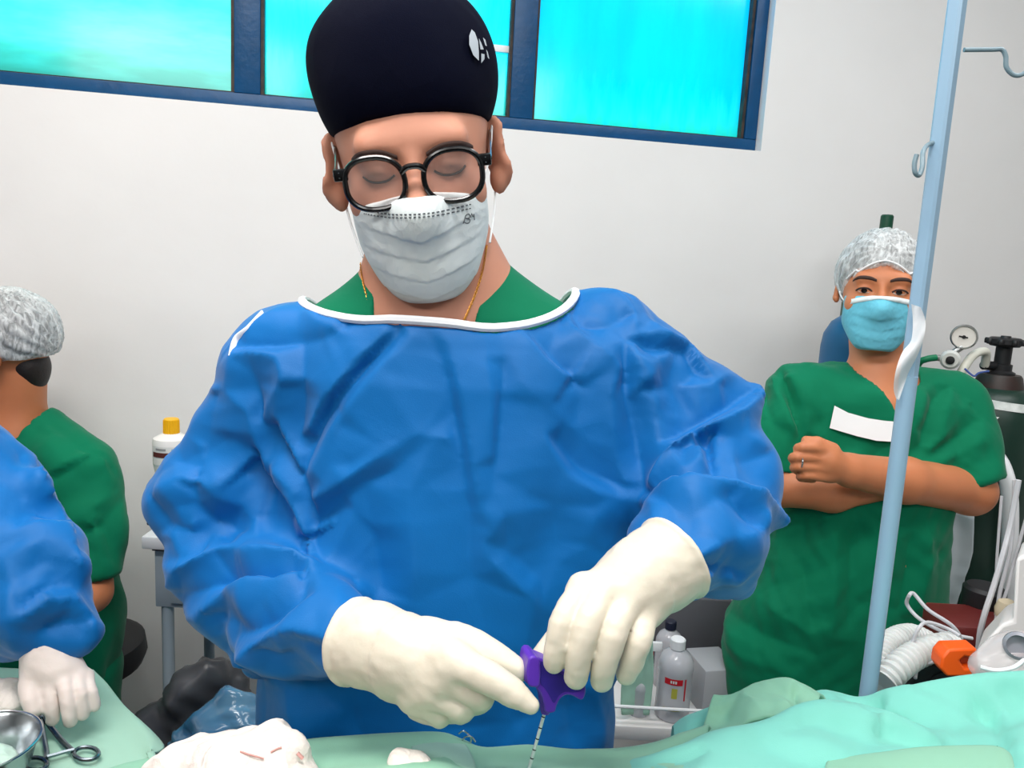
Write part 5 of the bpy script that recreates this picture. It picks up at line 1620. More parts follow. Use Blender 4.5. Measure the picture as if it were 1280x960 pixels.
# ------------------------------------------------------------------ drip stand
m_pole = mat('pale blue enamel', (152, 184, 208), .35, var=.06, vscale=6)
m_hook = mat('grey enamel', (128, 150, 160), .35)
P0 = JY(1085, 865, 1.0); P1 = JY(1197, 0, 1.0)
pxx = (P0[0] + P1[0]) / 2
pole = thing('drip_stand', 'pale blue drip stand with hooks in front of the person with crossed arms', 'drip stand', (pxx, 1.0, 0))
slope = (P1 - P0) / (P1[2] - P0[2])
def PP(z, dx=0, dy=0): return P0 + slope * (z - P0[2]) + np.array([dx, dy, 0])
zj = JY(1135, 470, 1.0)[2]
mb = MB(); mb.tube([PP(.06), PP(zj)], .0112, 24); mb.build('lower_tube', m_pole, pole)
mb = MB()
b = .0090; c_ = .003
sec = [(-b, -b + c_), (-b + c_, -b), (b - c_, -b), (b, -b + c_), (b, b - c_), (b - c_, b), (-b + c_, b), (-b, b - c_)]
zz = [zj - .03, 2.15]; V = []
ca, sa = math.cos(math.radians(38)), math.sin(math.radians(38))
for z in zz: V += [PP(z, x * ca - y * sa, x * sa + y * ca) for x, y in sec]
F = [(k, (k + 1) % 8, 8 + (k + 1) % 8, 8 + k) for k in range(8)] + [tuple(range(8))[::-1], tuple(range(8, 16))]
put('upper_tube', V, F, m_pole, pole, True, 20)
hz = JY(1200, 62, 1.0)
mb = MB(); mb.tube(spline([hz + (.005, 0, 0), JY(1240, 62, 1.0), JY(1252, 62, 1.0), JY(1257, 70, 1.0), JY(1258, 84, 1.0), JY(1266, 93, 1.0), JY(1275, 94, 1.0), JY(1284, 88, 1.0), JY(1288, 76, 1.0)], 6), .0028, 10); mb.build('hook', m_hook, pole)
mb = MB(); mb.tube(spline([JY(1168, 178, 1.0), JY(1160, 181, .99), JY(1154, 190, .97), JY(1153, 208, .96), JY(1149, 219, .955), JY(1144, 216, .95), JY(1143, 205, .95), JY(1146, 193, .95)], 6), .0028, 10); mb.build('hook', m_hook, pole)
for k in range(5):
    a = k * 2 * math.pi / 5 + .3
    mb = MB(); mb.tube(spline([PP(.09), PP(.075, .14 * math.cos(a), .14 * math.sin(a)), PP(.055, .28 * math.cos(a), .28 * math.sin(a))], 4), .012, 10); lg = mb.build('leg', m_pole, pole)
    mb = MB(); e = PP(0, .28 * math.cos(a), .28 * math.sin(a)) * [1, 1, 0]; mb.lathe(e + (0, -.012, .026), [(.024, 0), (.026, .004), (.026, .020), (.024, .024)], 16, (0, 1, 0)); mb.build('castor', m_black, lg)
# strip of torn tape curling off the pole
tp = bpy.data.materials.new('translucent tape'); tp.use_nodes = True
_b = tp.node_tree.nodes['Principled BSDF']; _b.inputs['Base Color'].default_value = (.86, .86, .87, 1); _b.inputs['Alpha'].default_value = .82; _b.inputs['Roughness'].default_value = .5
lf = [(1139, 380), (1141, 400), (1139, 425), (1128, 440), (1120, 462), (1117, 485), (1120, 498)]
rg = [(1151, 384), (1157, 402), (1154, 425), (1146, 446), (1136, 465), (1130, 482), (1124, 500)]
V = []
for (x, y), (x2, y2) in zip(spline(lf, 4), spline(rg, 4)):
    for t in np.linspace(0, 1, 6):
        V.append(JY(x + (x2 - x) * t, y + (y2 - y) * t, .982 + .008 * math.sin(t * 3 + y * .05)))
n = len(V) // 6
put('tape_strip', V, [(r * 6 + k, r * 6 + k + 1, (r + 1) * 6 + k + 1, (r + 1) * 6 + k) for r in range(n - 1) for k in range(5)], tp, pole)

# ------------------------------------------------------------------ gas cylinders
m_dgreen = mat('dark green cylinder paint', (28, 56, 46), .4, var=.25, vscale=8, bump=.1, bscale=30)
m_green2 = mat('green cylinder paint', (16, 74, 52), .45, var=.15)
m_valve = mat('black valve rubber', (26, 26, 28), .5, bump=.1, bscale=60)
m_brown = mat('dark brown collar', (58, 30, 26), .5, rgb2=(30, 44, 40), vscale=14)
m_label = mat('white label', (225, 228, 224), .6, rgb2=(180, 186, 182), vscale=60)
CY = 1.78
cc = JY(1250, 470, CY); cr = .098
zsh = JY(1250, 492, CY)[2]
cyl = thing('gas_cylinder', 'dark green gas cylinder with black hand wheel beside the person with crossed arms', 'gas cylinder', (cc[0], CY, 0))
base = np.array([cc[0], CY, 0])
mb = MB(); mb.lathe(base, [(cr * .93, 0), (cr, .015), (cr, zsh - .10), (cr * .985, zsh - .06), (cr * .92, zsh - .025), (cr * .80, zsh), (cr * .62, zsh + .012), (.05, zsh + .016)], 40); mb.build('body', m_dgreen, cyl)
mb = MB(); mb.lathe(base, [(.05, zsh + .01), (.052, zsh + .014), (.046, zsh + .040), (.042, zsh + .046), (0, zsh + .047)], 32); mb.build('collar', m_brown, cyl)
zc = zsh + .047
mb = MB(); mb.lathe(base, [(.030, zc - .002), (.030, zc + .004), (.022, zc + .008), (.022, zc + .022), (.017, zc + .024), (.017, zc + .062), (.012, zc + .066), (0, zc + .066)], 24)
mb.tube([base + (-.05, -.01, zc + .018), base + (.0, 0, zc + .018)], .010, 12); mb.build('valve', m_valve, cyl)
hw = MB(); zw = zc + .070
hw.lathe(base, [(.012, zw - .008), (.030, zw - .006), (.036, zw), (.036, zw + .010), (.030, zw + .014), (.012, zw + .013), (.010, zw + .018), (0, zw + .018)], 24)
for k in range(8):
    a = k * math.pi / 4; hw.lathe(base + (.036 * math.cos(a), .036 * math.sin(a), zw - .002), [(.006, 0), (.007, .003), (.007, .010), (.005, .013)], 10)
hw.build('hand_wheel', m_valve, cyl)


def cyl_patch(name, u0, u1, z0, z1, mt, r=cr, tilt=0.0, parent=cyl, off=.0012, prof=None):
    """label wrapped on the cylinder: u in radians from the side facing the viewer"""
    toc = math.atan2(-base[1], -base[0]); V = []; F = []; n = 14
    for k in range(n + 1):
        u = u0 + (u1 - u0) * k / n; a = toc + u
        for j, z in enumerate((z0, z1)):
            zz_ = z + tilt * (k / n - .5); rr_ = r if prof is None else prof(zz_)
            V.append(base + ((rr_ + off) * math.cos(a), (rr_ + off) * math.sin(a), zz_))
    for k in range(n): F.append((2 * k, 2 * k + 2, 2 * k + 3, 2 * k + 1))
    return put(name, V, F, mt, parent)


pr = lambda z: float(np.interp(z, [zsh - .10, zsh - .06, zsh - .025, zsh, zsh + .012], [cr, cr * .985, cr * .92, cr * .80, cr * .62]))
cyl_patch('label', -.35, .75, zsh - .026, zsh - .008, m_label, prof=pr, tilt=-.006)
cyl_patch('label', .85, 1.25, zsh - .055, zsh - .022, m_label, prof=pr)


def text_mesh(txt, size):
    cu = bpy.data.curves.new('lettering', 'FONT'); cu.body = txt; cu.size = size; cu.resolution_u = 3
    o = bpy.data.objects.new('lettering', cu); COL.objects.link(o)
    dg = bpy.context.evaluated_depsgraph_get(); me = o.evaluated_get(dg).to_mesh()
    V = np.array([v.co[:] for v in me.vertices]); F = [tuple(p.vertices) for p in me.polygons]
    o.evaluated_get(dg).to_mesh_clear(); bpy.data.objects.remove(o); bpy.data.curves.remove(cu)
    return V, F


tv, tf = text_mesh('CIPZ', .024)
toc = math.atan2(-base[1], -base[0])
m_sten = mat('white stencil paint', (222, 226, 222), .6)
V = []
for x, y, _ in tv:
    zz_ = zsh - .058 + y; a = toc - .40 + x / cr; rr_ = pr(zz_) + .0014; V.append(base + (rr_ * math.cos(a), rr_ * math.sin(a), zz_))
put('stencil_lettering', V, tf, m_sten, cyl, False)

# regulator with gauge, tube and green hose
m_cream = mat('cream plastic tube', (222, 220, 206), .45); m_chrome = mat('dull chrome', (176, 178, 176), .3, metal=.9)
m_hose = mat('green hose', (0, 122, 80), .5)
reg = thing('pressure_regulator', 'pressure regulator with round white gauge left of the hand wheel', 'regulator', tuple(JY(1190, 448, CY - .06)))
rc = JY(1188, 449, CY - .06); fwd = -np.array([rc[0], rc[1], 0]) / np.linalg.norm(rc[:2])
mb = MB(); mb.lathe(rc - fwd * .02, [(.018, 0), (.021, .004), (.021, .040), (.016, .046), (0, .046)], 24, fwd); mb.build('regulator_body', mat('white enamel', (214, 214, 208), .4), reg)
mb = MB(); mb.lathe(rc + fwd * .024, [(.009, 0), (.009, .006), (.004, .007), (0, .007)], 16, fwd); mb.build('knob', m_valve, reg)
gc = JY(1205, 421, CY - .06)
mb = MB(); mb.lathe(gc - fwd * .012, [(.026, 0), (.0275, .004), (.0275, .020), (.025, .024), (.0235, .022), (.0235, .018), (0, .018)], 28, fwd); gg = mb.build('gauge', m_chrome, reg)
mb = MB(); mb.lathe(gc + fwd * .0065, [(.0235, 0), (.0235, .0006), (0, .0007)], 28, fwd); mb.build('dial', mat('gauge dial', (236, 230, 222), .5), gg)
sd = np.cross(fwd, (0, 0, 1.0))
mb = MB(); mb.tube([gc + fwd * .0085 - sd * .008 - (0, 0, .001), gc + fwd * .0085 + sd * .010 + (0, 0, .001)], .0016, 6); mb.tube([gc + fwd * .008, gc + fwd * .0095], .004, 10); mb.build('needle', m_valve, gg)
mb = MB(); mb.tube([gc - (0, 0, .022), rc + (0, 0, .012)], .007, 12); mb.build('stem', m_chrome, reg)
mb = MB(); mb.tube([JY(1180, 448, CY - .06), JY(1167, 447, CY - .06)], .007, 12); mb.build('nipple', m_chrome, reg)
mb = MB(); mb.tube(spline([JY(1170, 447, CY - .06), JY(1158, 449, CY - .06), JY(1148, 455, CY - .05), JY(1140, 480, CY - .03)], 6), .0075, 12); mb.build('green_hose', m_hose, reg)
mb = MB(); mb.tube(spline([base + (-.045, -.01, zc + .018), JY(1232, 440, CY - .03), JY(1218, 443, CY - .05), JY(1206, 458, CY - .06), JY(1195, 480, CY - .06), JY(1188, 510, CY - .05)], 6), .0095, 14); mb.build('cream_tube', m_cream, reg)
mb = MB(); mb.tube(spline([JY(1206, 461, CY - .08), JY(1217, 470, CY - .1), JY(1224, 466, CY - .1), JY(1236, 464, CY - .1)], 5), .0022, 8); mb.build('blue_wire', mat('blue wire', (60, 84, 150), .5), reg)

# cylinders behind the woman
def back_cyl(px, ytop, Y, r, mt, lab, stem):
    p = JY(px, ytop, Y); t = thing('gas_cylinder', lab, 'gas cylinder', (p[0], Y, 0)); b0 = np.array([p[0], Y, 0]); z = p[2]
    mb = MB(); mb.lathe(b0, [(r * .93, 0), (r, .015), (r, z - r * .95), (r * .96, z - r * .62), (r * .80, z - r * .30), (r * .5, z - r * .07), (r * .25, z), (0, z)], 36); mb.build('body', mt, t)
    if stem:
        mb = MB(); mb.lathe(b0, [(.016, z - .01), (.016, z + .034), (.013, z + .038), (0, z + .038)], 20); mb.build('valve_cap', mt, t)
    return t


back_cyl(1107, 287, 2.06, .085, m_green2, 'green gas cylinder rising behind the hair net of the standing person', True)
back_cyl(1082, 390, 1.86, .092, m_bluecyl, 'blue gas cylinder behind the neck of the standing person', True)

# ------------------------------------------------------------------ anaesthesia trolley and clutter at the lower right
m_equip = mat('off white equipment', (226, 222, 220), .45); m_dark = mat('black equipment', (30, 30, 33), .5)
tz = .86
tr = thing('equipment_trolley', 'white equipment trolley top behind the drapes at the right', 'trolley', (.95, 1.30, 0))
tpoly = [JZ(x, y, tz - .028) for x, y in ((1076, 872), (1110, 842), (1158, 812), (1300, 790), (1420, 806), (1420, 880))]
mb = MB(); mb.prism(tpoly, (0, 0, .028)); mb.build('top_tray', m_equip, tr, True, 30)
for x, y in ((1088, 868), (1162, 818), (1298, 798), (1400, 870)):
    q = JZ(x, y, tz - .03); mb = MB(); mb.tube([q, q * [1, 1, 0]], .012, 10); mb.build('leg', m_equip, tr)
mb = MB(); mb.prism([p * [1, 1, 0] + (0, 0, .33) for p in tpoly], (0, 0, .015)); mb.build('lower_shelf', m_equip, tr, True, 30)


def corrugated(pts, r, name, lab, mt, cat='hose'):
    L = spline(pts, 40); seg_l = np.linalg.norm(np.diff(L, axis=0), axis=1).sum(); n = int(seg_l / .0015)
    cum = np.concatenate([[0], np.cumsum(np.linalg.norm(np.diff(L, axis=0), axis=1))]); t = np.linspace(0, cum[-1], n)
    Q = np.stack([np.interp(t, cum, L[:, k]) for k in range(3)], 1)
    rad = [r * (1.08 - .30 * abs(math.sin(math.pi * k / 7)) ** 6) for k in range(n)]
    mb = MB(); mb.tube(Q, rad, 16); return tag(mb.build(name, mt), lab, cat)


m_corr = mat('grey white corrugated plastic', (214, 216, 214), .4, sss=.1)
corrugated([J(1106, 852, 1.16), J(1122, 835, 1.17), J(1142, 820, 1.19), J(1164, 811, 1.21), J(1190, 806, 1.24)], .020, 'breathing_hose', 'lower white corrugated breathing hose ending by the orange clip', m_corr)
corrugated([J(1096, 850, 1.22), J(1100, 822, 1.26), J(1116, 802, 1.30), J(1138, 795, 1.34), J(1158, 803, 1.36)], .020, 'breathing_hose', 'upper white corrugated breathing hose nearest the pole', m_corr)
m_orange = mat('orange plastic', (244, 92, 14), .4)
oc = thing('orange_clamp', 'orange plastic clamp beside the clear mask', 'clamp', tuple(J(1198, 845, 1.12)))
mb = MB(); mb.prism([J(x, y, 1.12) for x, y in ((1178, 822), (1186, 812), (1222, 811), (1223, 824), (1206, 821), (1200, 826), (1206, 836), (1220, 836), (1222, 846), (1184, 846), (1176, 836))], (0, .03, 0)); o = mb.build('clamp_body', m_orange, oc, sharp=30)
bv = o.modifiers.new('edge', 'BEVEL'); bv.width = .003; bv.segments = 2; bv.limit_method = 'ANGLE'
mb = MB(); mb.prism([J(x, y, 1.135) for x, y in ((1200, 820), (1222, 823), (1222, 838), (1202, 836))], (0, .008, 0)); mb.build('clamp_web', mat('dark orange plastic', (190, 66, 10), .5), oc)
# clear face mask
m_clear = bpy.data.materials.new('clear soft plastic'); m_clear.use_nodes = True
_b = m_clear.node_tree.nodes['Principled BSDF']; _b.inputs['Base Color'].default_value = (.95, .86, .86, 1); _b.inputs['Roughness'].default_value = .15; _b.inputs['Alpha'].default_value = .38
msk = thing('oxygen_mask', 'clear plastic oxygen mask lying on the drape at the right edge', 'mask', tuple(J(1255, 845, 1.05)))
f0 = union([seg(J(1228, 832, 1.06), J(1268, 826, 1.06), .018, .036), seg(J(1262, 828, 1.06), J(1290, 826, 1.05), .034, .036)], .02)
sdf('mask_shell', f0, *bounds([J(1205, 790, 1.06), J(1310, 860, 1.06), J(1260, 830, 1.0), J(1260, 830, 1.12)], .02), .004, m_clear, msk, None, 0)
mb = MB(); mb.tube(spline([J(1226, 834, 1.03), J(1245, 838, 1.02), J(1268, 834, 1.015), J(1285, 820, 1.02)], 6), .003, 8); mb.build('rim_seal', m_white, msk)
mb = MB(); mb.lathe(J(1272, 806, 1.04), [(.016, 0), (.018, .003), (.018, .018), (.014, .022), (.014, .010), (0, .010)], 20, (-.5, -.8, .3)); mb.build('port', mat('smoky plastic', (150, 150, 158), .3), msk)
# monitor housing at the edge
mon = thing('monitor_housing', 'white slanted monitor housing at the right edge', 'monitor', tuple(J(1275, 850, 1.2)))
mb = MB(); mb.prism([J(x, y, 1.20) for x, y in ((1219, 816), (1252, 780), (1266, 776), (1270, 698), (1290, 690), (1360, 690), (1360, 860), (1219, 836))], (0.06, .08, 0)); o = mb.build('housing', m_equip, mon, sharp=30)
bv = o.modifiers.new('edge', 'BEVEL'); bv.width = .006; bv.segments = 3; bv.limit_method = 'ANGLE'
mb = MB(); mb.lathe(J(1273, 806, 1.20), [(.019, -.002), (.019, .003), (.014, .004), (0, .004)], 24, (0, -1, 0)); mb.build('dial_ring', m_dark, mon)
# dark red case, black box behind the cables
m_red = mat('dark red case', (104, 34, 32), .5, var=.2)
box = thing('carry_case', 'dark red case half hidden under the tangled cables', 'case', tuple(J(1220, 800, 1.36)))
mb = MB(); mb.box(J(1220, 792, 1.37), (.075, .05, .035), None, .01); mb.build('case_body', m_red, box); mb = MB(); mb.box(J(1222, 773, 1.37), (.07, .046, .006), None, .003); mb.build('case_lid', mat('maroon lid', (128, 52, 48), .5), box)
mb = MB(); mb.lathe(J(1226, 768, 1.42), [(.034, 0), (.036, .004), (.036, .05), (.030, .056), (0, .056)], 24); tag(mb.build('black_jar', m_dark), 'squat black jar standing on the red case', 'jar')
mb = MB(); mb.box(J(1160, 838, 1.27), (.045, .04, .03), None, .008); mb.lathe(J(1160, 838, 1.27) + (0, -.035, 0), [(.020, 0), (.020, .008), (.012, .010), (0, .010)], 18, (0, -1, 0)); tag(mb.build('power_adapter', m_dark), 'black box with round cap between the white hoses', 'adapter')
mb = MB(); mb.lathe(J(1258, 762, 1.30), [(.006, -.018), (.016, -.012), (.018, 0), (.014, .014), (.006, .018), (0, .019)], 16); tag(mb.build('rubber_bulb', mat('cream rubber', (206, 192, 164), .5)), 'small cream rubber bulb beside the monitor housing', 'bulb')
# cables
m_cable = mat('grey white cable', (206, 206, 210), .4)
cab = [([(1136, 745), (1142, 742), (1160, 762), (1190, 782), (1202, 800), (1200, 812)], 1.24, .0030, 'white cable looping up beside the green tunic'),
       ([(1136, 745), (1134, 756), (1150, 774), (1180, 790), (1215, 798)], 1.26, .0030, 'white cable sagging across the hoses towards the red case'),
       ([(1104, 846), (1116, 830), (1136, 812), (1148, 786), (1160, 778), (1185, 786), (1200, 795)], 1.20, .0028, 'thin white cable arching in front of the hoses'),
       ([(1144, 848), (1148, 834), (1165, 828), (1185, 826)], 1.18, .0026, 'short grey cable running into the orange clamp'),
       ([(1273, 600), (1262, 660), (1246, 720), (1230, 770), (1220, 812)], 1.32, .0048, 'thick white tube falling from the upper right to the case'),
       ([(1268, 600), (1264, 680), (1250, 740), (1244, 780), (1232, 794)], 1.36, .0034, 'thin white tube curving behind the thick one'),
       ([(1285, 640), (1268, 700), (1258, 740), (1244, 770)], 1.38, .0030, 'thin grey tube nearest the monitor housing'),
       ([(1252, 620), (1246, 700), (1244, 760), (1236, 790)], 1.44, .0026, 'faint grey tube in front of the dark cylinder')]
for (pp, d, r, lab) in cab:
    mb = MB(); mb.tube(spline([J(x, y, d + .01 * math.sin(k * 1.7)) for k, (x, y) in enumerate(pp)], 8), r, 8); tag(mb.build('cable', m_cable), lab, 'cable')
# white chair behind the woman's elbow
ch = thing('plastic_chair', 'white plastic chair with a rounded arm behind the crossed elbow', 'chair', tuple(JY(1215, 900, 1.70) * [1, 1, 0]))
ca_ = JY(1238, 566, 1.66)
mb = MB(); mb.tube(spline([JY(1228, 560, 1.74), JY(1240, 566, 1.70), JY(1254, 585, 1.66), JY(1262, 620, 1.64), JY(1262, 680, 1.64), JY(1258, 760, 1.66)], 8), .013, 14, flat=1.6); mb.build('armrest', m_white, ch)
zc_ = .46; cx_ = ca_[0] - .10
mb = MB(); mb.box((cx_, 1.70, zc_), (.17, .03, .012), None, .006); mb.build('seat_edge', m_white, ch)
for sx in (-1, 1):
    mb = MB(); mb.tube([(cx_ + sx * .155, 1.70, zc_), (cx_ + sx * .165, 1.70, 0)], .016, 10); mb.build('leg', m_white, ch)
# hanging clear sheet
m_sheet = bpy.data.materials.new('milky plastic film'); m_sheet.use_nodes = True
_b = m_sheet.node_tree.nodes['Principled BSDF']; _b.inputs['Base Color'].default_value = (.74, .80, .84, 1); _b.inputs['Roughness'].default_value = .3; _b.inputs['Alpha'].default_value = .72
pl = [[(1168, 645), (1190, 640), (1218, 645)], [(1175, 690), (1195, 690), (1216, 690)], [(1166, 730), (1185, 730), (1205, 728)], [(1154, 768), (1170, 775), (1188, 775)]]
sheet('plastic_bag', [[JY(x, y, 1.63 + .02 * (i % 2)) for i, (x, y) in enumerate(r)] for r in pl], m_sheet, None, 8, 6, .0015, soft(29, .004, .04), 'milky plastic film bag hanging beside the green tunic', 'bag')
# ------------------------------------------------------------------ supply trolley between the surgeon and the woman
sz = JY(830, 893, 1.50)[2]
st = thing('supply_trolley', 'white supply trolley with a thin rail behind the surgeons hand', 'trolley', (.33, 1.62, 0))
px0 = JY(740, 893, 1.48)[0]; px1 = JY(905, 893, 1.48)[0]; cxs = (px0 + px1) / 2; hws = (px1 - px0) / 2
mb = MB(); mb.box((cxs, 1.62, sz - .016), (hws, .17, .016), None, .004); mb.build('top_tray', m_equip, st)
zr = JY(830, 886, 1.455)[2]
mb = MB(); mb.tube([(px0, 1.455, zr), (px1, 1.455, zr)], .0035, 8); mb.build('guard_rail', m_white, st)
for sx in (-1, 1):
    mb = MB(); mb.tube([(cxs + sx * hws * .97, 1.455, zr), (cxs + sx * hws * .97, 1.455, sz - .01)], .0035, 8); mb.build('rail_post', m_white, st)
    for sy in (-1, 1):
        mb = MB(); mb.tube([(cxs + sx * hws * .9, 1.62 + sy * .14, sz - .03), (cxs + sx * hws * .9, 1.62 + sy * .14, 0)], .012, 10); mb.build('leg', m_equip, st)
mb = MB(); mb.box((cxs, 1.62, .28), (hws * .95, .16, .01), None, .004); mb.build('lower_shelf', m_equip, st)

m_fluid = bpy.data.materials.new('clear bottle plastic'); m_fluid.use_nodes = True
_b = m_fluid.node_tree.nodes['Principled BSDF']; _b.inputs['Base Color'].default_value = (.62, .62, .66, 1); _b.inputs['Roughness'].default_value = .18; _b.inputs['Alpha'].default_value = .72
m_redl = mat('red label', (190, 24, 38), .5); m_yel = mat('olive yellow label', (176, 172, 70), .5); m_navyc = mat('navy cap', (20, 24, 48), .5)


def bottle(px, ytop, ybot, Y, wpx, lab, capm, label=True, cat='bottle'):
    b0 = JY(px, ybot, Y); b0[2] = sz; p1 = JY(px, ytop, Y); r = wpx / 2 * Y * 1.02 / FPX; h = p1[2] - sz
    t = thing('fluid_bottle', lab, cat, tuple(b0))
    mb = MB(); mb.lathe(b0, [(r * .9, 0), (r, .005), (r, h * .60), (r * 1.04, h * .63), (r * 1.0, h * .72), (r * .80, h * .80), (r * .40, h * .86), (r * .36, h * .90)], 32); mb.build('body', m_fluid, t)
    mb = MB(); mb.lathe(b0, [(r * .42, h * .875), (r * .44, h * .88), (r * .44, h * .985), (r * .36, h), (0, h)], 20); mb.build('cap', capm, t)
    if label:
        toc_ = math.atan2(-b0[1], -b0[0])
        def patch(u0, u1, z0, z1, m_, nm):
            V = []; F = []
            for k in range(9):
                a = toc_ + u0 + (u1 - u0) * k / 8
                for z in (z0, z1): V.append(b0 + ((r + .0008) * math.cos(a), (r + .0008) * math.sin(a), z))
            for k in range(8): F.append((2 * k, 2 * k + 2, 2 * k + 3, 2 * k + 1))
            return put(nm, V, F, m_, t)
        patch(-.55, .50, h * .50, h * .575, m_redl, 'red_label'); patch(-.5, .45, h * .17, h * .20, m_yel, 'yellow_label'); patch(-.10, .22, h * .33, h * .46, m_yel, 'yellow_label'); patch(.62, .72, h * .30, h * .575, m_redl, 'red_label')
        for k in range(3):      # the worn white print on the red band, too small to read
            V = []; F = []
            for n_, a_ in enumerate((-.20 + k * .13, -.11 + k * .13)):
                for z in (h * .522, h * .556): V.append(b0 + ((r + .0016) * math.cos(toc_ + a_), (r + .0016) * math.sin(toc_ + a_), z))
            put('label_print', V, [(0, 2, 3, 1)], m_label, t, False)
    return t


bottle(839, 797, 893, 1.50, 45, 'clear fluid bottle with red and yellow label on the supply trolley', m_white)
bottle(828, 775, 893, 1.62, 34, 'clear bottle with dark navy cap behind the labelled bottle', m_navyc, False)
bottle(797, 838, 893, 1.50, 26, 'short clear bottle nearest the surgeons gown on the trolley', m_white, False)
m_card = mat('grey carton', (168, 168, 172), .7)
mb = MB(); a = JY(877, 890, 1.56); hh = JY(877, 822, 1.56)[2] - sz
mb.box((a[0] + .012, 1.56, sz + hh / 2), (.040, .05, hh / 2), rotm('Z', 12), .003); tag(mb.build('carton', m_card), 'plain grey carton right of the labelled bottle', 'box')
mb = MB(); a = JY(850, 850, 1.72); mb.box((a[0], 1.73, sz + .088), (.10, .03, .085), None, .004); tag(mb.build('carton', mat('dark grey carton', (92, 92, 98), .7)), 'dark grey carton at the back of the supply trolley', 'box')
pk = thing('label_packet', 'small white packet with dark marks leaning on the bottle', 'packet', tuple(JY(821, 812, 1.545)))
mb = MB(); mb.box(JY(821, 808, 1.545), (.011, .004, .010), None, .001); mb.build('packet', m_white, pk); mb = MB(); mb.box(JY(815, 812, 1.548), (.004, .004, .013), None, .001); mb.build('red_edge', m_redl, pk)
pl = [[(806, 782), (812, 782), (816, 783)], [(798, 815), (809, 812), (817, 815)], [(778, 845), (800, 848), (817, 850)], [(776, 892), (798, 893), (812, 893)]]
sheet('green_cloth', [[JY(x, y, 1.475 + .012 * (i % 2)) for i, (x, y) in enumerate(r)] for r in pl], m_mint, None, 6, 6, .003, soft(37, .002, .03), 'pale green cloth corner hanging below the surgeons left hand', 'cloth')

# ------------------------------------------------------------------ side table with bottle at the left
m_tab = mat('white table laminate', (216, 218, 220), .4); m_tabg = mat('grey blue cabinet steel', (150, 164, 172), .45)
ztab = JY(178, 672, 1.52)[2]
xl = JY(176, 672, 1.52)[0]
sdt = thing('side_table', 'white side table with a grey drawer box behind the surgeons elbow', 'table', (xl + .22, 1.66, 0))
mb = MB(); mb.box((xl + .22, 1.66, ztab - .012), (.22, .14, .014), None, .004); mb.build('table_top', m_tab, sdt)
mb = MB(); mb.box((xl + .22, 1.665, ztab - .028), (.205, .130, .006), None, .001); mb.build('under_frame', mat('dark gap strip', (60, 64, 68), .6), sdt)
zd = JY(190, 757, 1.54)[2]
mb = MB(); mb.box((xl + .225, 1.66, (ztab - .034 + zd) / 2), (.205, .125, (ztab - .034 - zd) / 2), None, .003); mb.build('drawer_box', m_tabg, sdt)
mb = MB(); mb.box((xl + .14, 1.533, (ztab - .034 + zd) / 2), (.085, .004, (ztab - .034 - zd) / 2 - .012), None, .002); dr = mb.build('drawer', m_tabg, sdt)
mb = MB(); mb.tube([(xl + .11, 1.520, (ztab + zd) / 2), (xl + .17, 1.520, (ztab + zd) / 2)], .004, 8); mb.build('handle', m_chrome, dr)
for sx in (-1, 1):
    for sy in (-1, 1):
        mb = MB(); mb.tube([(xl + .225 + sx * .185, 1.66 + sy * .11, zd + .01), (xl + .225 + sx * .185, 1.66 + sy * .11, 0)], .0125, 12); mb.build('leg', m_tabg, sdt)
mb = MB(); q = JY(188, 652, 1.60); mb.box((q[0] + .012, 1.60, ztab + .018), (.012, .02, .015), None, .004); tag(mb.build('black_holder', m_dark), 'small black holder on the side table beside the bottle', 'holder')
bt = JY(214, 523, 1.66); hB = bt[2] - ztab - .002; rB = 23 * 1.66 / FPX
bot = thing('antiseptic_bottle', 'white bottle with yellow cap and printed label on the side table', 'bottle', (bt[0], 1.66, ztab + .002))
b0 = np.array([bt[0], 1.66, ztab + .002])
m_bw = mat('white bottle plastic', (238, 236, 232), .4); m_yc = mat('yellow cap', (246, 184, 20), .45)
zz = lambda y: JY(214, y, 1.66)[2] - b0[2]
mb = MB(); mb.lathe(b0, [(rB * .88, 0), (rB * .95, .006), (rB * .95, zz(612)), (rB * .86, zz(600)), (rB * .86, zz(590)), (rB * .98, zz(578)), (rB, zz(552)), (rB * .94, zz(547)), (rB * .42, zz(541)), (rB * .40, zz(538))], 36); mb.build('body', m_bw, bot)
mb = MB(); mb.lathe(b0, [(rB * .40, zz(542)), (rB * .42, zz(541)), (rB * .40, zz(524)), (rB * .36, zz(523)), (0, zz(523))], 24)
for k in range(20):
    a = k * math.pi / 10; mb.tube([b0 + (rB * .41 * math.cos(a), rB * .41 * math.sin(a), zz(541)), b0 + (rB * .40 * math.cos(a), rB * .40 * math.sin(a), zz(525))], .0012, 5)
mb.build('cap', m_yc, bot)
toc_b = math.atan2(-b0[1], -b0[0])


def bpatch(u0, u1, y0, y1, m_, nm, off):
    V = []; F = []
    for k in range(11):
        a = toc_b + u0 + (u1 - u0) * k / 10
        for y in (y0, y1): V.append(b0 + ((rB * .995 + off) * math.cos(a), (rB * .995 + off) * math.sin(a), zz(y)))
    for k in range(10): F.append((2 * k, 2 * k + 2, 2 * k + 3, 2 * k + 1))
    return put(nm, V, F, m_, bot)


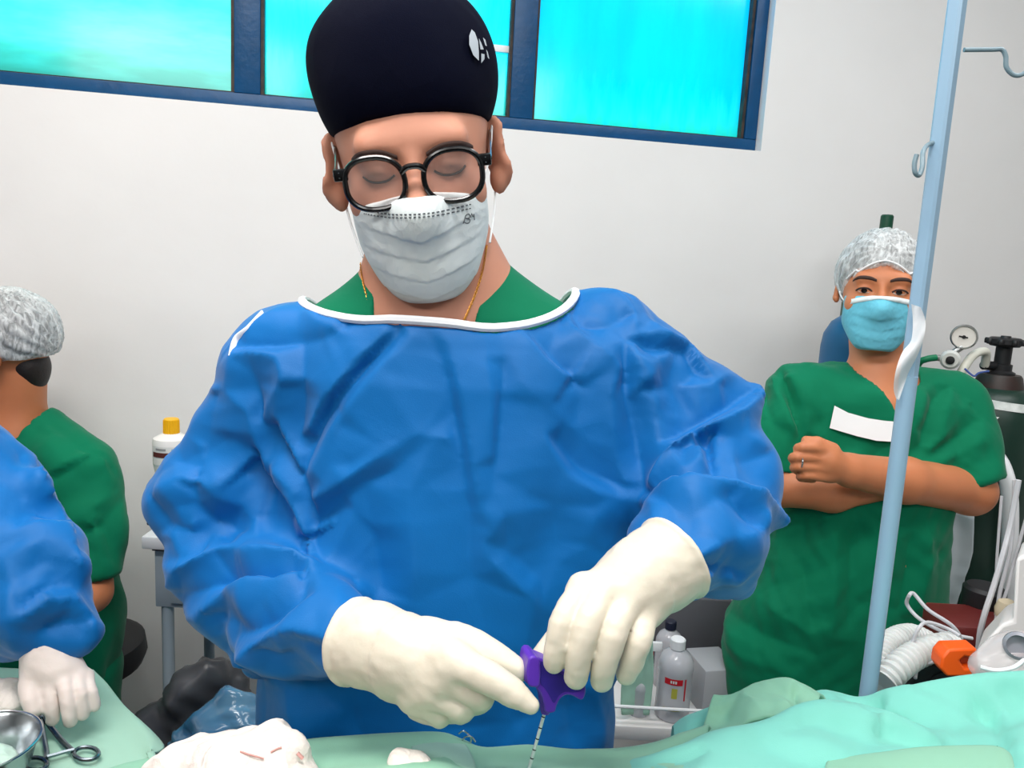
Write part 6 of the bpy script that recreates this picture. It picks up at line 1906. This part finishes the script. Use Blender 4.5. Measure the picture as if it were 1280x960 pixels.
bpatch(-1.2, 1.2, 577, 554, mat('off white label paper', (222, 222, 218), .6), 'label', .0006)
bpatch(-1.15, -.12, 567, 561, mat('brown label bar', (92, 42, 38), .6), 'label_bar', .0012)
m_lb = mat('pale blue label', (150, 186, 204), .6)
for y in (556, 560, 564, 568, 572): bpatch(-.02, 1.1, y + 2.0, y, m_lb, 'label_line', .0012)
bpatch(-.9, -.3, 558.5, 556, mat('grey print', (150, 150, 150), .6), 'label_line', .0012)

# ------------------------------------------------------------------ bags on the floor and the black stool
m_bagb = mat('blue plastic bag', (32, 96, 140), .18, rgb2=(96, 140, 168), vscale=9, spec=.8); m_bagg = mat('grey plastic bag', (72, 74, 78), .35, var=.3, spec=.5)
def bag(name, c, r, h, mt, lab, seed):
    f = union([ell((c[0], c[1], h * .42), (r[0], r[1], h * .46)), ell((c[0] + .02, c[1], h * .75), (r[0] * .75, r[1] * .75, h * .25))], .08)
    g = lambda P: smax(f(P), .004 - P[:, 2], .01)
    o = sdf(name, g, (c[0] - r[0] - .06, c[1] - r[1] - .06, -.02), (c[0] + r[0] + .06, c[1] + r[1] + .06, h + .10), .010, mt, None, lambda V, G: (.022 * creases(V, .10, seed, 5) + .010 * creases(V, .05, seed + 2, 4)) * np.clip(V[:, 2] / .05, 0, 1))
    return tag(o, lab, 'bag')


q = JY(275, 872, 1.28); bag('plastic_bag', (q[0], 1.30), (.13, .10), q[2], m_bagb, 'crumpled blue plastic bag on the floor behind the gauze', 3)
q = JY(250, 842, 1.44); bag('plastic_bag', (q[0] - .03, 1.50), (.13, .05), q[2], m_bagg, 'dark grey plastic bag slumped behind the blue bag', 13)
sq = JY(100, 815, 1.62)
stl = thing('stool', 'black round stool behind the seated green scrubs at the left', 'stool', (sq[0] - .04, 1.70, 0))
mb = MB(); mb.lathe((sq[0] - .04, 1.70, sq[2] - .09), [(.10, 0), (.13, .01), (.14, .035), (.135, .07), (.11, .085), (0, .09)], 32); mb.build('seat', m_dark, stl)
mb = MB(); mb.tube([(sq[0] - .04, 1.70, sq[2] - .09), (sq[0] - .04, 1.70, .08)], .022, 14); mb.build('column', m_chrome, stl)
for k in range(5):
    a = k * 2 * math.pi / 5; mb = MB(); mb.tube([(sq[0] - .04, 1.70, .08), (sq[0] - .04 + .17 * math.cos(a), 1.70 + .17 * math.sin(a), .02)], .016, 10); mb.build('leg', m_dark, stl)
